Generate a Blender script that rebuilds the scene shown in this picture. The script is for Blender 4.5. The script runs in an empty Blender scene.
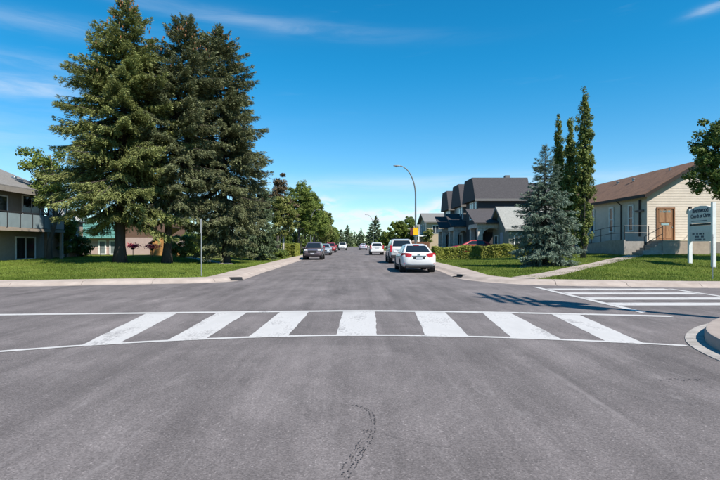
import bpy, bmesh, math, random
import numpy as np
from mathutils import Vector, Matrix

# ------------------------------------------------------------------ camera, world, sun, exposure
scene = bpy.context.scene
COL = scene.collection
F, HX, HY, EYE = 500.0, 352.0, 243.5, 1.5        # focal length in photo pixels, vanishing point, eye height

cam_d = bpy.data.cameras.new('camera')
cam = bpy.data.objects.new('camera', cam_d)
COL.objects.link(cam)
cam.location = (0, 0, EYE)
cam.rotation_euler = (math.radians(90), 0, 0)
cam_d.sensor_width = 36.0
cam_d.lens = 36.0 * F / 720.0
cam_d.shift_x = (360 - HX) / 720.0
cam_d.shift_y = (HY - 240) / 720.0
cam_d.clip_start = 0.1
cam_d.clip_end = 6000
scene.camera = cam

SUN_EL = math.radians(50)
SUN_AZ = math.atan2(0.70, -0.714)                 # compass angle from +Y towards +X
sun_vec = Vector((math.sin(SUN_AZ) * math.cos(SUN_EL), math.cos(SUN_AZ) * math.cos(SUN_EL), math.sin(SUN_EL)))
sun_d = bpy.data.lights.new('sun', 'SUN')
sun_d.energy = 4.6
sun_d.angle = math.radians(0.53)
sun_d.color = (1.0, 0.925, 0.82)
sun = bpy.data.objects.new('sun', sun_d)
COL.objects.link(sun)
sun.rotation_euler = (-sun_vec).to_track_quat('-Z', 'Y').to_euler()
sun.location = (20, -20, 40)

world = bpy.data.worlds.new('World')
scene.world = world
world.use_nodes = True
def build_world():
    nt = world.node_tree
    N, L = nt.nodes, nt.links
    for n in list(N): N.remove(n)
    out = N.new('ShaderNodeOutputWorld'); bg = N.new('ShaderNodeBackground')
    sky = N.new('ShaderNodeTexSky'); sky.sky_type = 'NISHITA'; sky.sun_disc = False
    sky.sun_elevation = SUN_EL; sky.sun_rotation = SUN_AZ
    sky.altitude = 1050; sky.air_density = 1.0; sky.dust_density = 0.05; sky.ozone_density = 2.2
    gain = N.new('ShaderNodeMix'); gain.data_type = 'RGBA'; gain.blend_type = 'MULTIPLY'; gain.inputs['Factor'].default_value = 1
    L.new(sky.outputs[0], gain.inputs[6])
    hsv = N.new('ShaderNodeHueSaturation')
    hsv.inputs['Hue'].default_value = 0.498
    hsv.inputs['Saturation'].default_value = 1.13
    hsv.inputs['Value'].default_value = 1.0
    L.new(gain.outputs[2], hsv.inputs['Color'])
    tc = N.new('ShaderNodeTexCoord')
    sep = N.new('ShaderNodeSeparateXYZ'); L.new(tc.outputs['Generated'], sep.inputs[0])
    def math_(op, a, b=None, c=None):
        m = N.new('ShaderNodeMath'); m.operation = op
        for i, v in enumerate((a, b, c)):
            if v is None: continue
            if isinstance(v, (int, float)): m.inputs[i].default_value = v
            else: L.new(v, m.inputs[i])
        return m.outputs[0]
    az = math_('ARCTAN2', sep.outputs[0], sep.outputs[1])
    el = math_('ARCSINE', sep.outputs[2])
    comb = N.new('ShaderNodeCombineXYZ'); L.new(az, comb.inputs[0]); L.new(el, comb.inputs[1])
    def noise(scale, sx, sy, detail, dist, seed):
        mp = N.new('ShaderNodeMapping'); mp.inputs['Scale'].default_value = (sx, sy, 1)
        mp.inputs['Location'].default_value = (seed, seed * .7, 0)
        L.new(comb.outputs[0], mp.inputs[0])
        n = N.new('ShaderNodeTexNoise'); n.inputs['Scale'].default_value = scale
        n.inputs['Detail'].default_value = detail; n.inputs['Distortion'].default_value = dist
        n.inputs['Roughness'].default_value = 0.6
        L.new(mp.outputs[0], n.inputs['Vector'])
        return n.outputs['Fac']
    def smooth(v, a, b):
        m = N.new('ShaderNodeMapRange'); m.interpolation_type = 'SMOOTHSTEP'
        m.inputs['From Min'].default_value = a; m.inputs['From Max'].default_value = b
        L.new(v, m.inputs['Value']); return m.outputs[0]
    gm = N.new('ShaderNodeMix'); gm.data_type = 'RGBA'
    gm.inputs[6].default_value = (.74, .89, .95, 1); gm.inputs[7].default_value = (.45, .95, 1.08, 1)
    L.new(smooth(el, .02, .36), gm.inputs['Factor']); L.new(gm.outputs[2], gain.inputs[7])
    n1 = noise(1.0, 5, 42, 6, .5, 3.1)
    n2 = noise(1.0, 22, 60, 7, .3, 8.3)
    def blob(a0, e0, wa, we, tilt=0.0):
        da = math_('SUBTRACT', az, a0)
        x = math_('DIVIDE', da, wa)
        y = math_('DIVIDE', math_('SUBTRACT', math_('SUBTRACT', el, e0), math_('MULTIPLY', da, tilt)), we)
        r2 = math_('ADD', math_('MULTIPLY', x, x), math_('MULTIPLY', y, y))
        return math_('POWER', 2.718, math_('MULTIPLY', r2, -1.0))
    def pix(px, py):
        x, y = (px - HX) / F, (HY - py) / F
        return math.atan2(x, 1), math.atan2(y, math.hypot(1, x))
    streaks = [(230, 18, .30, .014, .17, -.06), (30, 22, .22, .016, .14, 0.05), (20, 86, .13, .018, .34, .02), (10, 58, .14, .012, .16, .0),
               (380, 184, .42, .014, .20, .0), (60, 190, .5, .02, .2, .0), (712, 8, .03, .007, .35, .12),
               (560, 180, .3, .02, .12, .0), (-500, 120, .5, .05, .3, .1), (1500, 100, .4, .03, .3, .0)]
    tot = None
    for (px, py, wa, we, k, t) in streaks:
        a, e = pix(px, py)
        b = math_('MULTIPLY', blob(a, e, wa, we, t), k)
        tot = b if tot is None else math_('ADD', tot, b)
    cirrus = math_('MULTIPLY', tot, math_('ADD', math_('MULTIPLY', smooth(n1, .3, .68), 1.1), .25))
    puffs = [(372, 214, .062, .0085, 1.2), (322, 203, .03, .013, 1.0), (428, 212, .06, .010, 1.0), (440, 204, .02, .012, .7),
             (355, 220, .09, .006, .6), (410, 219, .12, .007, .5), (250, 215, .2, .010, .4), (560, 215, .25, .010, .3)]
    tot2 = None
    for (px, py, wa, we, k) in puffs:
        a, e = pix(px, py)
        b = math_('MULTIPLY', blob(a, e, wa, we), k)
        tot2 = b if tot2 is None else math_('ADD', tot2, b)
    cum = math_('MULTIPLY', tot2, smooth(n2, .34, .60))
    # scattered low cumulus all round the horizon
    n3 = noise(1.0, 7, 30, 6, .2, 5.7)
    e3 = math_('DIVIDE', math_('SUBTRACT', el, .062), .022)
    band = math_('POWER', 2.718, math_('MULTIPLY', math_('MULTIPLY', e3, e3), -1.0))
    cum = math_('ADD', cum, math_('MULTIPLY', math_('MULTIPLY', band, smooth(n3, .56, .72)), .35))
    # a thin general wisp all round the sky
    wisp = math_('MULTIPLY', smooth(n1, .6, .9), .05)
    fac = math_('MINIMUM', math_('ADD', math_('ADD', cirrus, cum), wisp), .92)
    mix = N.new('ShaderNodeMix'); mix.data_type = 'RGBA'
    L.new(fac, mix.inputs['Factor'])
    L.new(hsv.outputs[0], mix.inputs[6])
    mix.inputs[7].default_value = (5.4, 5.8, 6.3, 1)
    L.new(mix.outputs[2], bg.inputs['Color'])
    bg.inputs['Strength'].default_value = 0.094
    L.new(bg.outputs[0], out.inputs['Surface'])
build_world()

vs = scene.view_settings
vs.view_transform = 'Standard'; vs.look = 'None'; vs.gamma = 1.0; vs.use_curve_mapping = False
vs.exposure = 0.80
scene.cycles.use_denoising = True
scene.cycles.max_bounces = 6
scene.cycles.transparent_max_bounces = 6
scene.cycles.caustics_reflective = False
scene.cycles.caustics_refractive = False

# ------------------------------------------------------------------ helpers
R = random.Random(7)
def G(px, py, z=0.0):
    """photo pixel on a level plane of height z -> point in the place"""
    D = F * (EYE - z) / (py - HY)
    return ((px - HX) * D / F, D)
def XZ(px, py, D):
    return ((px - HX) * D / F, EYE - (py - HY) * D / F)

class MB:
    def __init__(self): self.v, self.f = [], []
    def add(self, vs, fs):
        o = len(self.v); self.v += [tuple(p) for p in vs]; self.f += [tuple(i + o for i in f) for f in fs]; return self
    def box(self, x0, x1, y0, y1, z0, z1):
        return self.add([(x0,y0,z0),(x1,y0,z0),(x1,y1,z0),(x0,y1,z0),(x0,y0,z1),(x1,y0,z1),(x1,y1,z1),(x0,y1,z1)],
                        [(0,3,2,1),(4,5,6,7),(0,1,5,4),(1,2,6,5),(2,3,7,6),(3,0,4,7)])
    def obox(self, c, u, v, w):
        c, u, v, w = map(Vector, (c, u, v, w)); P = []
        for sw in (-1, 1):
            for su, sv in ((-1,-1),(1,-1),(1,1),(-1,1)): P.append(c + u*su + v*sv + w*sw)
        return self.add(P, [(0,3,2,1),(4,5,6,7),(0,1,5,4),(1,2,6,5),(2,3,7,6),(3,0,4,7)])
    def bar(self, a, b, w, h=None):
        a, b = Vector(a), Vector(b); d = b - a; h = h or w
        up = Vector((0,0,1)) if abs(d.normalized().z) < .95 else Vector((0,1,0))
        s = d.cross(up).normalized(); t = s.cross(d).normalized()
        return self.obox((a+b)/2, d/2, s*w/2, t*h/2)
    def tube(self, pts, rad, n=8, cap=True):
        pts = [Vector(p) for p in pts]; k = len(pts)
        if not hasattr(rad, '__len__'): rad = [rad]*k
        rings = []; ref = None
        for i, p in enumerate(pts):
            d = (pts[min(i+1,k-1)] - pts[max(i-1,0)]).normalized()
            if ref is None: ref = Vector((1,0,0)) if abs(d.x) < .9 else Vector((0,1,0))
            s = (ref - d*ref.dot(d)).normalized(); t = d.cross(s); ref = s
            rings.append([p + (s*math.cos(2*math.pi*j/n) + t*math.sin(2*math.pi*j/n))*rad[i] for j in range(n)])
        V = [q for r in rings for q in r]; Fc = []
        for i in range(k-1):
            for j in range(n):
                Fc.append((i*n+j, i*n+(j+1)%n, (i+1)*n+(j+1)%n, (i+1)*n+j))
        if cap: Fc += [tuple(range(n))[::-1], tuple((k-1)*n+j for j in range(n))]
        return self.add(V, Fc)
    def prism(self, poly, ext):
        poly = [Vector(p) for p in poly]; e = Vector(ext); n = len(poly)
        V = poly + [p + e for p in poly]
        return self.add(V, [tuple(range(n))[::-1], tuple(range(n, 2*n))] + [(i, (i+1)%n, (i+1)%n+n, i+n) for i in range(n)])
    def lathe(self, prof, n=16, c=(0,0,0), axis='z'):
        V = []
        for r, z in prof:
            for j in range(n):
                a = 2*math.pi*j/n
                q = (r*math.cos(a), r*math.sin(a), z) if axis == 'z' else (z, r*math.cos(a), r*math.sin(a))
                V.append((q[0]+c[0], q[1]+c[1], q[2]+c[2]))
        Fc = []
        for i in range(len(prof)-1):
            for j in range(n): Fc.append((i*n+j, i*n+(j+1)%n, (i+1)*n+(j+1)%n, (i+1)*n+j))
        Fc += [tuple(range(n))[::-1], tuple((len(prof)-1)*n+j for j in range(n))]
        return self.add(V, Fc)
    def loft(self, rings, cap=True):
        n = len(rings[0]); V = [q for r in rings for q in r]; Fc = []
        for i in range(len(rings)-1):
            for j in range(n): Fc.append((i*n+j, i*n+(j+1)%n, (i+1)*n+(j+1)%n, (i+1)*n+j))
        if cap: Fc += [tuple(range(n))[::-1], tuple((len(rings)-1)*n+j for j in range(n))]
        return self.add(V, Fc)
    def build(self, name, mat, parent=None, smooth=False, bevel=0, seg=2, fix=True):
        me = bpy.data.meshes.new(name)
        me.from_pydata(self.v, [], self.f)
        if fix:
            bm = bmesh.new(); bm.from_mesh(me); bmesh.ops.recalc_face_normals(bm, faces=bm.faces)
            bm.to_mesh(me); bm.free()
        if smooth:
            me.polygons.foreach_set('use_smooth', [True]*len(me.polygons))
            if smooth != 'all':
                me.set_sharp_from_angle(angle=math.radians(38))
        me.materials.append(mat)
        o = bpy.data.objects.new(name, me); COL.objects.link(o)
        if parent: o.parent = parent
        if bevel:
            b = o.modifiers.new('bevel', 'BEVEL'); b.width = bevel; b.segments = seg; b.limit_method = 'ANGLE'
        return o

def tag(o, label=None, cat=None, group=None, kind=None):
    if label: o['label'] = label
    if cat: o['category'] = cat
    if group: o['group'] = group
    if kind: o['kind'] = kind
    return o
def thing(name, label, cat, loc=(0,0,0), rz=0, group=None):
    o = bpy.data.objects.new(name, None); COL.objects.link(o)
    o.location = loc; o.rotation_euler = (0,0,rz); o.empty_display_size = .3
    return tag(o, label, cat, group)
def setting(name):
    o = bpy.data.objects.new(name, None); COL.objects.link(o); o['kind'] = 'structure'; return o
def fast_mesh(name, V, Q, mat, parent=None, tint=None, smooth=False):
    me = bpy.data.meshes.new(name)
    V = np.asarray(V, np.float32); Q = np.asarray(Q, np.int32); k = Q.shape[1]
    me.vertices.add(len(V)); me.vertices.foreach_set('co', V.ravel())
    me.loops.add(Q.size); me.loops.foreach_set('vertex_index', Q.ravel())
    me.polygons.add(len(Q)); me.polygons.foreach_set('loop_start', np.arange(0, Q.size, k, dtype=np.int32))
    me.polygons.foreach_set('loop_total', np.full(len(Q), k, np.int32))
    if tint is not None:
        a = me.attributes.new('tint', 'FLOAT', 'POINT'); a.data.foreach_set('value', np.asarray(tint, np.float32))
    me.update(); me.validate()
    if smooth: me.polygons.foreach_set('use_smooth', [True]*len(me.polygons))
    me.materials.append(mat)
    o = bpy.data.objects.new(name, me); COL.objects.link(o)
    if parent: o.parent = parent
    return o

# ------------------------------------------------------------------ materials
MATS = {}
def mat(name, col, rough=.75, var=.12, scale=3.0, bump=0.0, bscale=60, spec=.3, metal=0.0, coat=0.0, stretch=(1,1,1), dirt=None, dscale=.8):
    m = bpy.data.materials.new(name); m.use_nodes = True
    N, L = m.node_tree.nodes, m.node_tree.links
    b = N['Principled BSDF']
    b.inputs['Roughness'].default_value = rough; b.inputs['Metallic'].default_value = metal
    b.inputs['Specular IOR Level'].default_value = spec
    b.inputs['Coat Weight'].default_value = coat; b.inputs['Coat Roughness'].default_value = .05
    tc = N.new('ShaderNodeTexCoord'); mp = N.new('ShaderNodeMapping'); mp.inputs['Scale'].default_value = stretch
    geo = N.new('ShaderNodeNewGeometry')
    L.new(geo.outputs['Position'], mp.inputs[0])
    n = N.new('ShaderNodeTexNoise'); n.inputs['Scale'].default_value = scale; n.inputs['Detail'].default_value = 6
    n.inputs['Roughness'].default_value = .65
    L.new(mp.outputs[0], n.inputs['Vector'])
    mr = N.new('ShaderNodeMapRange'); mr.inputs['From Min'].default_value = .3; mr.inputs['From Max'].default_value = .7
    mr.inputs['To Min'].default_value = 1-var; mr.inputs['To Max'].default_value = 1+var
    L.new(n.outputs['Fac'], mr.inputs['Value'])
    mx = N.new('ShaderNodeMix'); mx.data_type = 'RGBA'; mx.blend_type = 'MULTIPLY'; mx.inputs['Factor'].default_value = 1
    mx.inputs[6].default_value = (*col, 1); L.new(mr.outputs[0], mx.inputs[7])
    src = mx.outputs[2]
    if dirt:
        n2 = N.new('ShaderNodeTexNoise'); n2.inputs['Scale'].default_value = dscale; n2.inputs['Detail'].default_value = 8
        L.new(geo.outputs['Position'], n2.inputs['Vector'])
        r2 = N.new('ShaderNodeMapRange'); r2.inputs['From Min'].default_value = .48; r2.inputs['From Max'].default_value = .72
        L.new(n2.outputs['Fac'], r2.inputs['Value'])
        m2 = N.new('ShaderNodeMix'); m2.data_type = 'RGBA'; L.new(r2.outputs[0], m2.inputs['Factor'])
        L.new(src, m2.inputs[6]); m2.inputs[7].default_value = (*dirt, 1); src = m2.outputs[2]
    L.new(src, b.inputs['Base Color'])
    if bump:
        nb = N.new('ShaderNodeTexNoise'); nb.inputs['Scale'].default_value = bscale; nb.inputs['Detail'].default_value = 4
        L.new(mp.outputs[0], nb.inputs['Vector'])
        bp = N.new('ShaderNodeBump'); bp.inputs['Strength'].default_value = bump; bp.inputs['Distance'].default_value = .02
        L.new(nb.outputs['Fac'], bp.inputs['Height']); L.new(bp.outputs[0], b.inputs['Normal'])
    MATS[name] = m
    return m

def leaf_mat(name, dark, light, trans=.25, rough=.6):
    m = bpy.data.materials.new(name); m.use_nodes = True
    N, L = m.node_tree.nodes, m.node_tree.links
    b = N['Principled BSDF']; out = N['Material Output']
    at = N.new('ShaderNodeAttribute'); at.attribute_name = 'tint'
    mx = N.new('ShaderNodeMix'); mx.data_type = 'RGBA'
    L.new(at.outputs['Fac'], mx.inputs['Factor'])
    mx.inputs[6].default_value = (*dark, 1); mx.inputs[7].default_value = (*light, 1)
    geo = N.new('ShaderNodeNewGeometry')
    n = N.new('ShaderNodeTexNoise'); n.inputs['Scale'].default_value = .55; n.inputs['Detail'].default_value = 3
    L.new(geo.outputs['Position'], n.inputs['Vector'])
    mr = N.new('ShaderNodeMapRange'); mr.inputs['From Min'].default_value = .3; mr.inputs['From Max'].default_value = .7
    mr.inputs['To Min'].default_value = .78; mr.inputs['To Max'].default_value = 1.22
    L.new(n.outputs['Fac'], mr.inputs['Value'])
    m2 = N.new('ShaderNodeMix'); m2.data_type = 'RGBA'; m2.blend_type = 'MULTIPLY'; m2.inputs['Factor'].default_value = 1
    L.new(mx.outputs[2], m2.inputs[6]); L.new(mr.outputs[0], m2.inputs[7])
    L.new(m2.outputs[2], b.inputs['Base Color'])
    b.inputs['Roughness'].default_value = rough; b.inputs['Specular IOR Level'].default_value = .25
    tr = N.new('ShaderNodeBsdfTranslucent'); L.new(m2.outputs[2], tr.inputs['Color'])
    ms = N.new('ShaderNodeMixShader'); ms.inputs['Fac'].default_value = trans
    L.new(b.outputs[0], ms.inputs[1]); L.new(tr.outputs[0], ms.inputs[2]); L.new(ms.outputs[0], out.inputs['Surface'])
    MATS[name] = m
    return m

def asphalt_mat():
    m = bpy.data.materials.new('asphalt'); m.use_nodes = True
    N, L = m.node_tree.nodes, m.node_tree.links
    b = N['Principled BSDF']; b.inputs['Roughness'].default_value = .88; b.inputs['Specular IOR Level'].default_value = .22
    geo = N.new('ShaderNodeNewGeometry')
    def noise(scale, detail, st=(1,1,1), dist=0):
        mp = N.new('ShaderNodeMapping'); mp.inputs['Scale'].default_value = st; L.new(geo.outputs['Position'], mp.inputs[0])
        n = N.new('ShaderNodeTexNoise'); n.inputs['Scale'].default_value = scale; n.inputs['Detail'].default_value = detail
        n.inputs['Roughness'].default_value = .65; n.inputs['Distortion'].default_value = dist
        L.new(mp.outputs[0], n.inputs['Vector']); return n.outputs['Fac']
    def rng(v, a, b_, c, d):
        r = N.new('ShaderNodeMapRange'); r.inputs['From Min'].default_value = a; r.inputs['From Max'].default_value = b_
        r.inputs['To Min'].default_value = c; r.inputs['To Max'].default_value = d; L.new(v, r.inputs['Value']); return r.outputs[0]
    def mul(a, b_):
        x = N.new('ShaderNodeMath'); x.operation = 'MULTIPLY'; L.new(a, x.inputs[0]); L.new(b_, x.inputs[1]); return x.outputs[0]
    big = rng(noise(.28, 5), .3, .7, .80, 1.16)
    mid = rng(noise(1.3, 6, (1, .4, 1)), .3, .7, .82, 1.16)
    streak = rng(noise(1.0, 5, (2.4, .10, 1), .2), .3, .7, .80, 1.18)
    fine = rng(noise(55, 5), .25, .75, .70, 1.30)
    vo = N.new('ShaderNodeTexVoronoi'); vo.inputs['Scale'].default_value = 85; L.new(geo.outputs['Position'], vo.inputs['Vector'])
    sp = N.new('ShaderNodeSeparateColor'); L.new(vo.outputs['Color'], sp.inputs[0])
    agg = rng(sp.outputs[0], 0, 1, .78, 1.22)
    chip = rng(sp.outputs[1], .94, 1.0, 1.0, 1.55)      # scattered pale stones
    patch = rng(noise(.45, 7, (1, .7, 1), .8), .50, .535, .93, 1.05)     # patched and worn areas
    f = mul(mul(mul(mul(big, patch), mid), mul(streak, fine)), mul(agg, chip))
    mx = N.new('ShaderNodeMix'); mx.data_type = 'RGBA'; mx.blend_type = 'MULTIPLY'; mx.inputs['Factor'].default_value = 1
    mx.inputs[6].default_value = (.142, .127, .127, 1); L.new(f, mx.inputs[7])
    # oil spots and repair smears
    ol = rng(noise(2.3, 4, (1, .6, 1), .6), .66, .76, 0, .5)
    m2 = N.new('ShaderNodeMix'); m2.data_type = 'RGBA'; L.new(ol, m2.inputs['Factor']); L.new(mx.outputs[2], m2.inputs[6])
    m2.inputs[7].default_value = (.055, .052, .056, 1)
    # pale scuffs
    sc = rng(noise(3.7, 6, (1.4, .35, 1), 1.0), .58, .76, 0, .34)
    m3 = N.new('ShaderNodeMix'); m3.data_type = 'RGBA'; L.new(sc, m3.inputs['Factor']); L.new(m2.outputs[2], m3.inputs[6])
    m3.inputs[7].default_value = (.27, .25, .25, 1)
    # faint diagonal scratches
    mpd = N.new('ShaderNodeMapping'); mpd.inputs['Rotation'].default_value = (0, 0, math.radians(-24)); mpd.inputs['Scale'].default_value = (9, .22, 1)
    L.new(geo.outputs['Position'], mpd.inputs[0])
    nd = N.new('ShaderNodeTexNoise'); nd.inputs['Scale'].default_value = 1; nd.inputs['Detail'].default_value = 3; L.new(mpd.outputs[0], nd.inputs['Vector'])
    msk = rng(noise(.5, 3), .45, .65, 0, 1)
    ms_ = N.new('ShaderNodeMix'); ms_.data_type = 'RGBA'; L.new(mul(rng(nd.outputs['Fac'], .66, .74, 0, .45), msk), ms_.inputs['Factor']); L.new(m3.outputs[2], ms_.inputs[6])
    ms_.inputs[7].default_value = (.26, .235, .235, 1); m3 = ms_
    # thin cracks
    vc = N.new('ShaderNodeTexVoronoi'); vc.feature = 'DISTANCE_TO_EDGE'; vc.inputs['Scale'].default_value = .16
    wn = N.new('ShaderNodeTexNoise'); wn.inputs['Scale'].default_value = 1.1; wn.inputs['Detail'].default_value = 6
    L.new(geo.outputs['Position'], wn.inputs['Vector'])
    va = N.new('ShaderNodeVectorMath'); va.operation = 'MULTIPLY_ADD'; L.new(wn.outputs['Color'], va.inputs[0])
    va.inputs[1].default_value = (1.6, 1.6, 0); L.new(geo.outputs['Position'], va.inputs[2]); L.new(va.outputs[0], vc.inputs['Vector'])
    ck = rng(vc.outputs['Distance'], 0.0, .0022, .55, 0.0)
    m4 = N.new('ShaderNodeMix'); m4.data_type = 'RGBA'; L.new(mul(ck, rng(noise(.22, 2), .45, .6, 0, 1)), m4.inputs['Factor']); L.new(m3.outputs[2], m4.inputs[6])
    m4.inputs[7].default_value = (.035, .033, .035, 1)
    L.new(m4.outputs[2], b.inputs['Base Color'])
    bp = N.new('ShaderNodeBump'); bp.inputs['Strength'].default_value = .35; bp.inputs['Distance'].default_value = .006
    L.new(mul(fine, agg), bp.inputs['Height']); L.new(bp.outputs[0], b.inputs['Normal'])
    return m

def paint_mat():
    """white road paint, worn so that specks of the asphalt come through"""
    m = bpy.data.materials.new('road_paint'); m.use_nodes = True
    N, L = m.node_tree.nodes, m.node_tree.links
    b = N['Principled BSDF']; b.inputs['Roughness'].default_value = .7
    geo = N.new('ShaderNodeNewGeometry')
    n1 = N.new('ShaderNodeTexNoise'); n1.inputs['Scale'].default_value = 26; n1.inputs['Detail'].default_value = 6; n1.inputs['Roughness'].default_value = .75
    mp = N.new('ShaderNodeMapping'); mp.inputs['Scale'].default_value = (1, .35, 1); L.new(geo.outputs['Position'], mp.inputs[0])
    n2 = N.new('ShaderNodeTexNoise'); n2.inputs['Scale'].default_value = 2.2; n2.inputs['Detail'].default_value = 5
    L.new(mp.outputs[0], n1.inputs['Vector']); L.new(mp.outputs[0], n2.inputs['Vector'])
    ad = N.new('ShaderNodeMath'); ad.operation = 'ADD'; L.new(n1.outputs['Fac'], ad.inputs[0]); L.new(n2.outputs['Fac'], ad.inputs[1])
    r = N.new('ShaderNodeMapRange'); r.inputs['From Min'].default_value = 1.06; r.inputs['From Max'].default_value = 1.30
    r.inputs['To Max'].default_value = .9
    L.new(ad.outputs[0], r.inputs['Value'])
    r2 = N.new('ShaderNodeMapRange'); r2.inputs['From Min'].default_value = .3; r2.inputs['From Max'].default_value = .7
    r2.inputs['To Min'].default_value = .86; r2.inputs['To Max'].default_value = 1.05; L.new(n2.outputs['Fac'], r2.inputs['Value'])
    c = N.new('ShaderNodeMix'); c.data_type = 'RGBA'; c.blend_type = 'MULTIPLY'; c.inputs['Factor'].default_value = 1
    c.inputs[6].default_value = (.47, .46, .455, 1); L.new(r2.outputs[0], c.inputs[7])
    mx = N.new('ShaderNodeMix'); mx.data_type = 'RGBA'; L.new(r.outputs[0], mx.inputs['Factor'])
    L.new(c.outputs[2], mx.inputs[6]); mx.inputs[7].default_value = (.19, .18, .18, 1)
    L.new(mx.outputs[2], b.inputs['Base Color'])
    return m

def grass_ground_mat():
    m = bpy.data.materials.new('lawn_ground'); m.use_nodes = True
    N, L = m.node_tree.nodes, m.node_tree.links
    b = N['Principled BSDF']; b.inputs['Roughness'].default_value = .95; b.inputs['Specular IOR Level'].default_value = .1
    geo = N.new('ShaderNodeNewGeometry')
    def noise(s, d):
        n = N.new('ShaderNodeTexNoise'); n.inputs['Scale'].default_value = s; n.inputs['Detail'].default_value = d
        L.new(geo.outputs['Position'], n.inputs['Vector']); return n.outputs['Fac']
    cr = N.new('ShaderNodeValToRGB'); e = cr.color_ramp.elements
    e[0].position = .3; e[0].color = (.060, .090, .012, 1); e[1].position = .72; e[1].color = (.150, .172, .034, 1)
    L.new(noise(.7, 6), cr.inputs[0])
    c2 = N.new('ShaderNodeValToRGB'); e = c2.color_ramp.elements
    e[0].position = .25; e[0].color = (.45, .45, .45, 1); e[1].position = .75; e[1].color = (1.45, 1.45, 1.4, 1)
    L.new(noise(38, 4), c2.inputs[0])
    mx = N.new('ShaderNodeMix'); mx.data_type = 'RGBA'; mx.blend_type = 'MULTIPLY'; mx.inputs['Factor'].default_value = 1
    L.new(cr.outputs[0], mx.inputs[6]); L.new(c2.outputs[0], mx.inputs[7]); L.new(mx.outputs[2], b.inputs['Base Color'])
    bp = N.new('ShaderNodeBump'); bp.inputs['Strength'].default_value = .6; bp.inputs['Distance'].default_value = .03
    L.new(noise(30, 4), bp.inputs['Height']); L.new(bp.outputs[0], b.inputs['Normal'])
    return m

M_ASPHALT, M_PAINT, M_LAWN = asphalt_mat(), paint_mat(), grass_ground_mat()
M_CONC = mat('concrete', (.36, .305, .27), .85, .16, 2.2, .25, 90, dirt=(.28, .232, .203), dscale=1.3)
M_CONC2 = mat('old_concrete', (.30, .28, .255), .9, .2, 4, .3, 70)
M_GUTTER = mat('gutter_concrete', (.33, .31, .295), .9, .28, 7, .4, 80, dirt=(.24, .225, .21), dscale=3)
M_GRASSB = leaf_mat('grass_blade', (.075, .118, .014), (.205, .265, .045), .3)
M_BARK = mat('spruce_bark', (.052, .042, .036), .95, .35, 9, .8, 30, stretch=(1,1,.3))
M_BARK2 = mat('grey_bark', (.10, .088, .075), .95, .3, 9, .7, 30, stretch=(1,1,.3))
M_BIRCH = mat('birch_bark', (.50, .47, .42), .8, .35, 6, .3, 40, stretch=(1,1,3))
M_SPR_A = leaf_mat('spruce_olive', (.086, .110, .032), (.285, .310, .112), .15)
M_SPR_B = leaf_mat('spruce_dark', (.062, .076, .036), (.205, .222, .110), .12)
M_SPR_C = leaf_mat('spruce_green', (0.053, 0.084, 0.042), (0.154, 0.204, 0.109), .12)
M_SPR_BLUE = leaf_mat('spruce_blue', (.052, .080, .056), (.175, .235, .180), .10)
M_CONE = mat('spruce_cones', (.22, .10, .045), .8, .3, 20)
M_LEAF_G = leaf_mat('leaf_green', (.075, .118, .022), (.250, .310, .075), 0.42)
M_LEAF_Y = leaf_mat('leaf_yellow_green', (0.110, 0.138, 0.031), (0.264, 0.275, 0.088), .35)
M_LEAF_D = leaf_mat('leaf_dark', (.055, .090, .020), (.175, .235, .055), 0.35)
M_LEAF_P = leaf_mat('leaf_poplar', (.075, .105, .022), (.245, .290, .085), .3)
M_LEAF_H = leaf_mat('leaf_hedge', (.105, .130, .018), (.330, .345, .065), .3)
M_LEAF_R = leaf_mat('leaf_russet', (.075, .055, .03), (.16, .12, .065), .25)
M_FAR = leaf_mat('leaf_far', (.055, .080, .040), (.140, .180, .085), .2)
M_BLACKMETAL = mat('black_metal', (.02, .02, .022), .45, .1, 10, spec=.5)
M_GALV = mat('galvanised_steel', (.33, .34, .34), .45, .12, 12, spec=.5, metal=.6)
M_POLE = mat('painted_pole', (.14, .155, .15), .5, .12, 5, spec=.4)
M_TYRE = mat('tyre_rubber', (.018, .018, .019), .85, .15, 20)
M_RIM = mat('wheel_rim', (.38, .39, .40), .35, .1, 10, metal=.8)
M_GLASS = mat('tinted_glass', (.012, .016, .020), .06, .1, 2, spec=.6)
M_WGLASS = mat('window_glass', (.030, .040, .050), .08, .3, 1.5, spec=.6)
M_WHITE_CAR = mat('white_car_paint', (.62, .625, .63), .3, .02, 3, spec=.5, coat=.6)
M_RED_LENS = mat('red_lens', (.42, .012, .030), .2, .1, 8, spec=.5, coat=.5)
M_CLEAR_LENS = mat('clear_lens', (.55, .56, .58), .15, .1, 8, spec=.6, coat=.5)
M_PLATE = mat('number_plate', (.42, .44, .47), .5, .15, 30)
M_DARKPLASTIC = mat('dark_plastic', (.025, .025, .027), .6, .1, 10)
M_CHROME = mat('chrome', (.55, .55, .56), .2, .05, 5, metal=1)
M_WHITEPAINT = mat('white_paint', (.74, .74, .72), .6, .08, 5)

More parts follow.
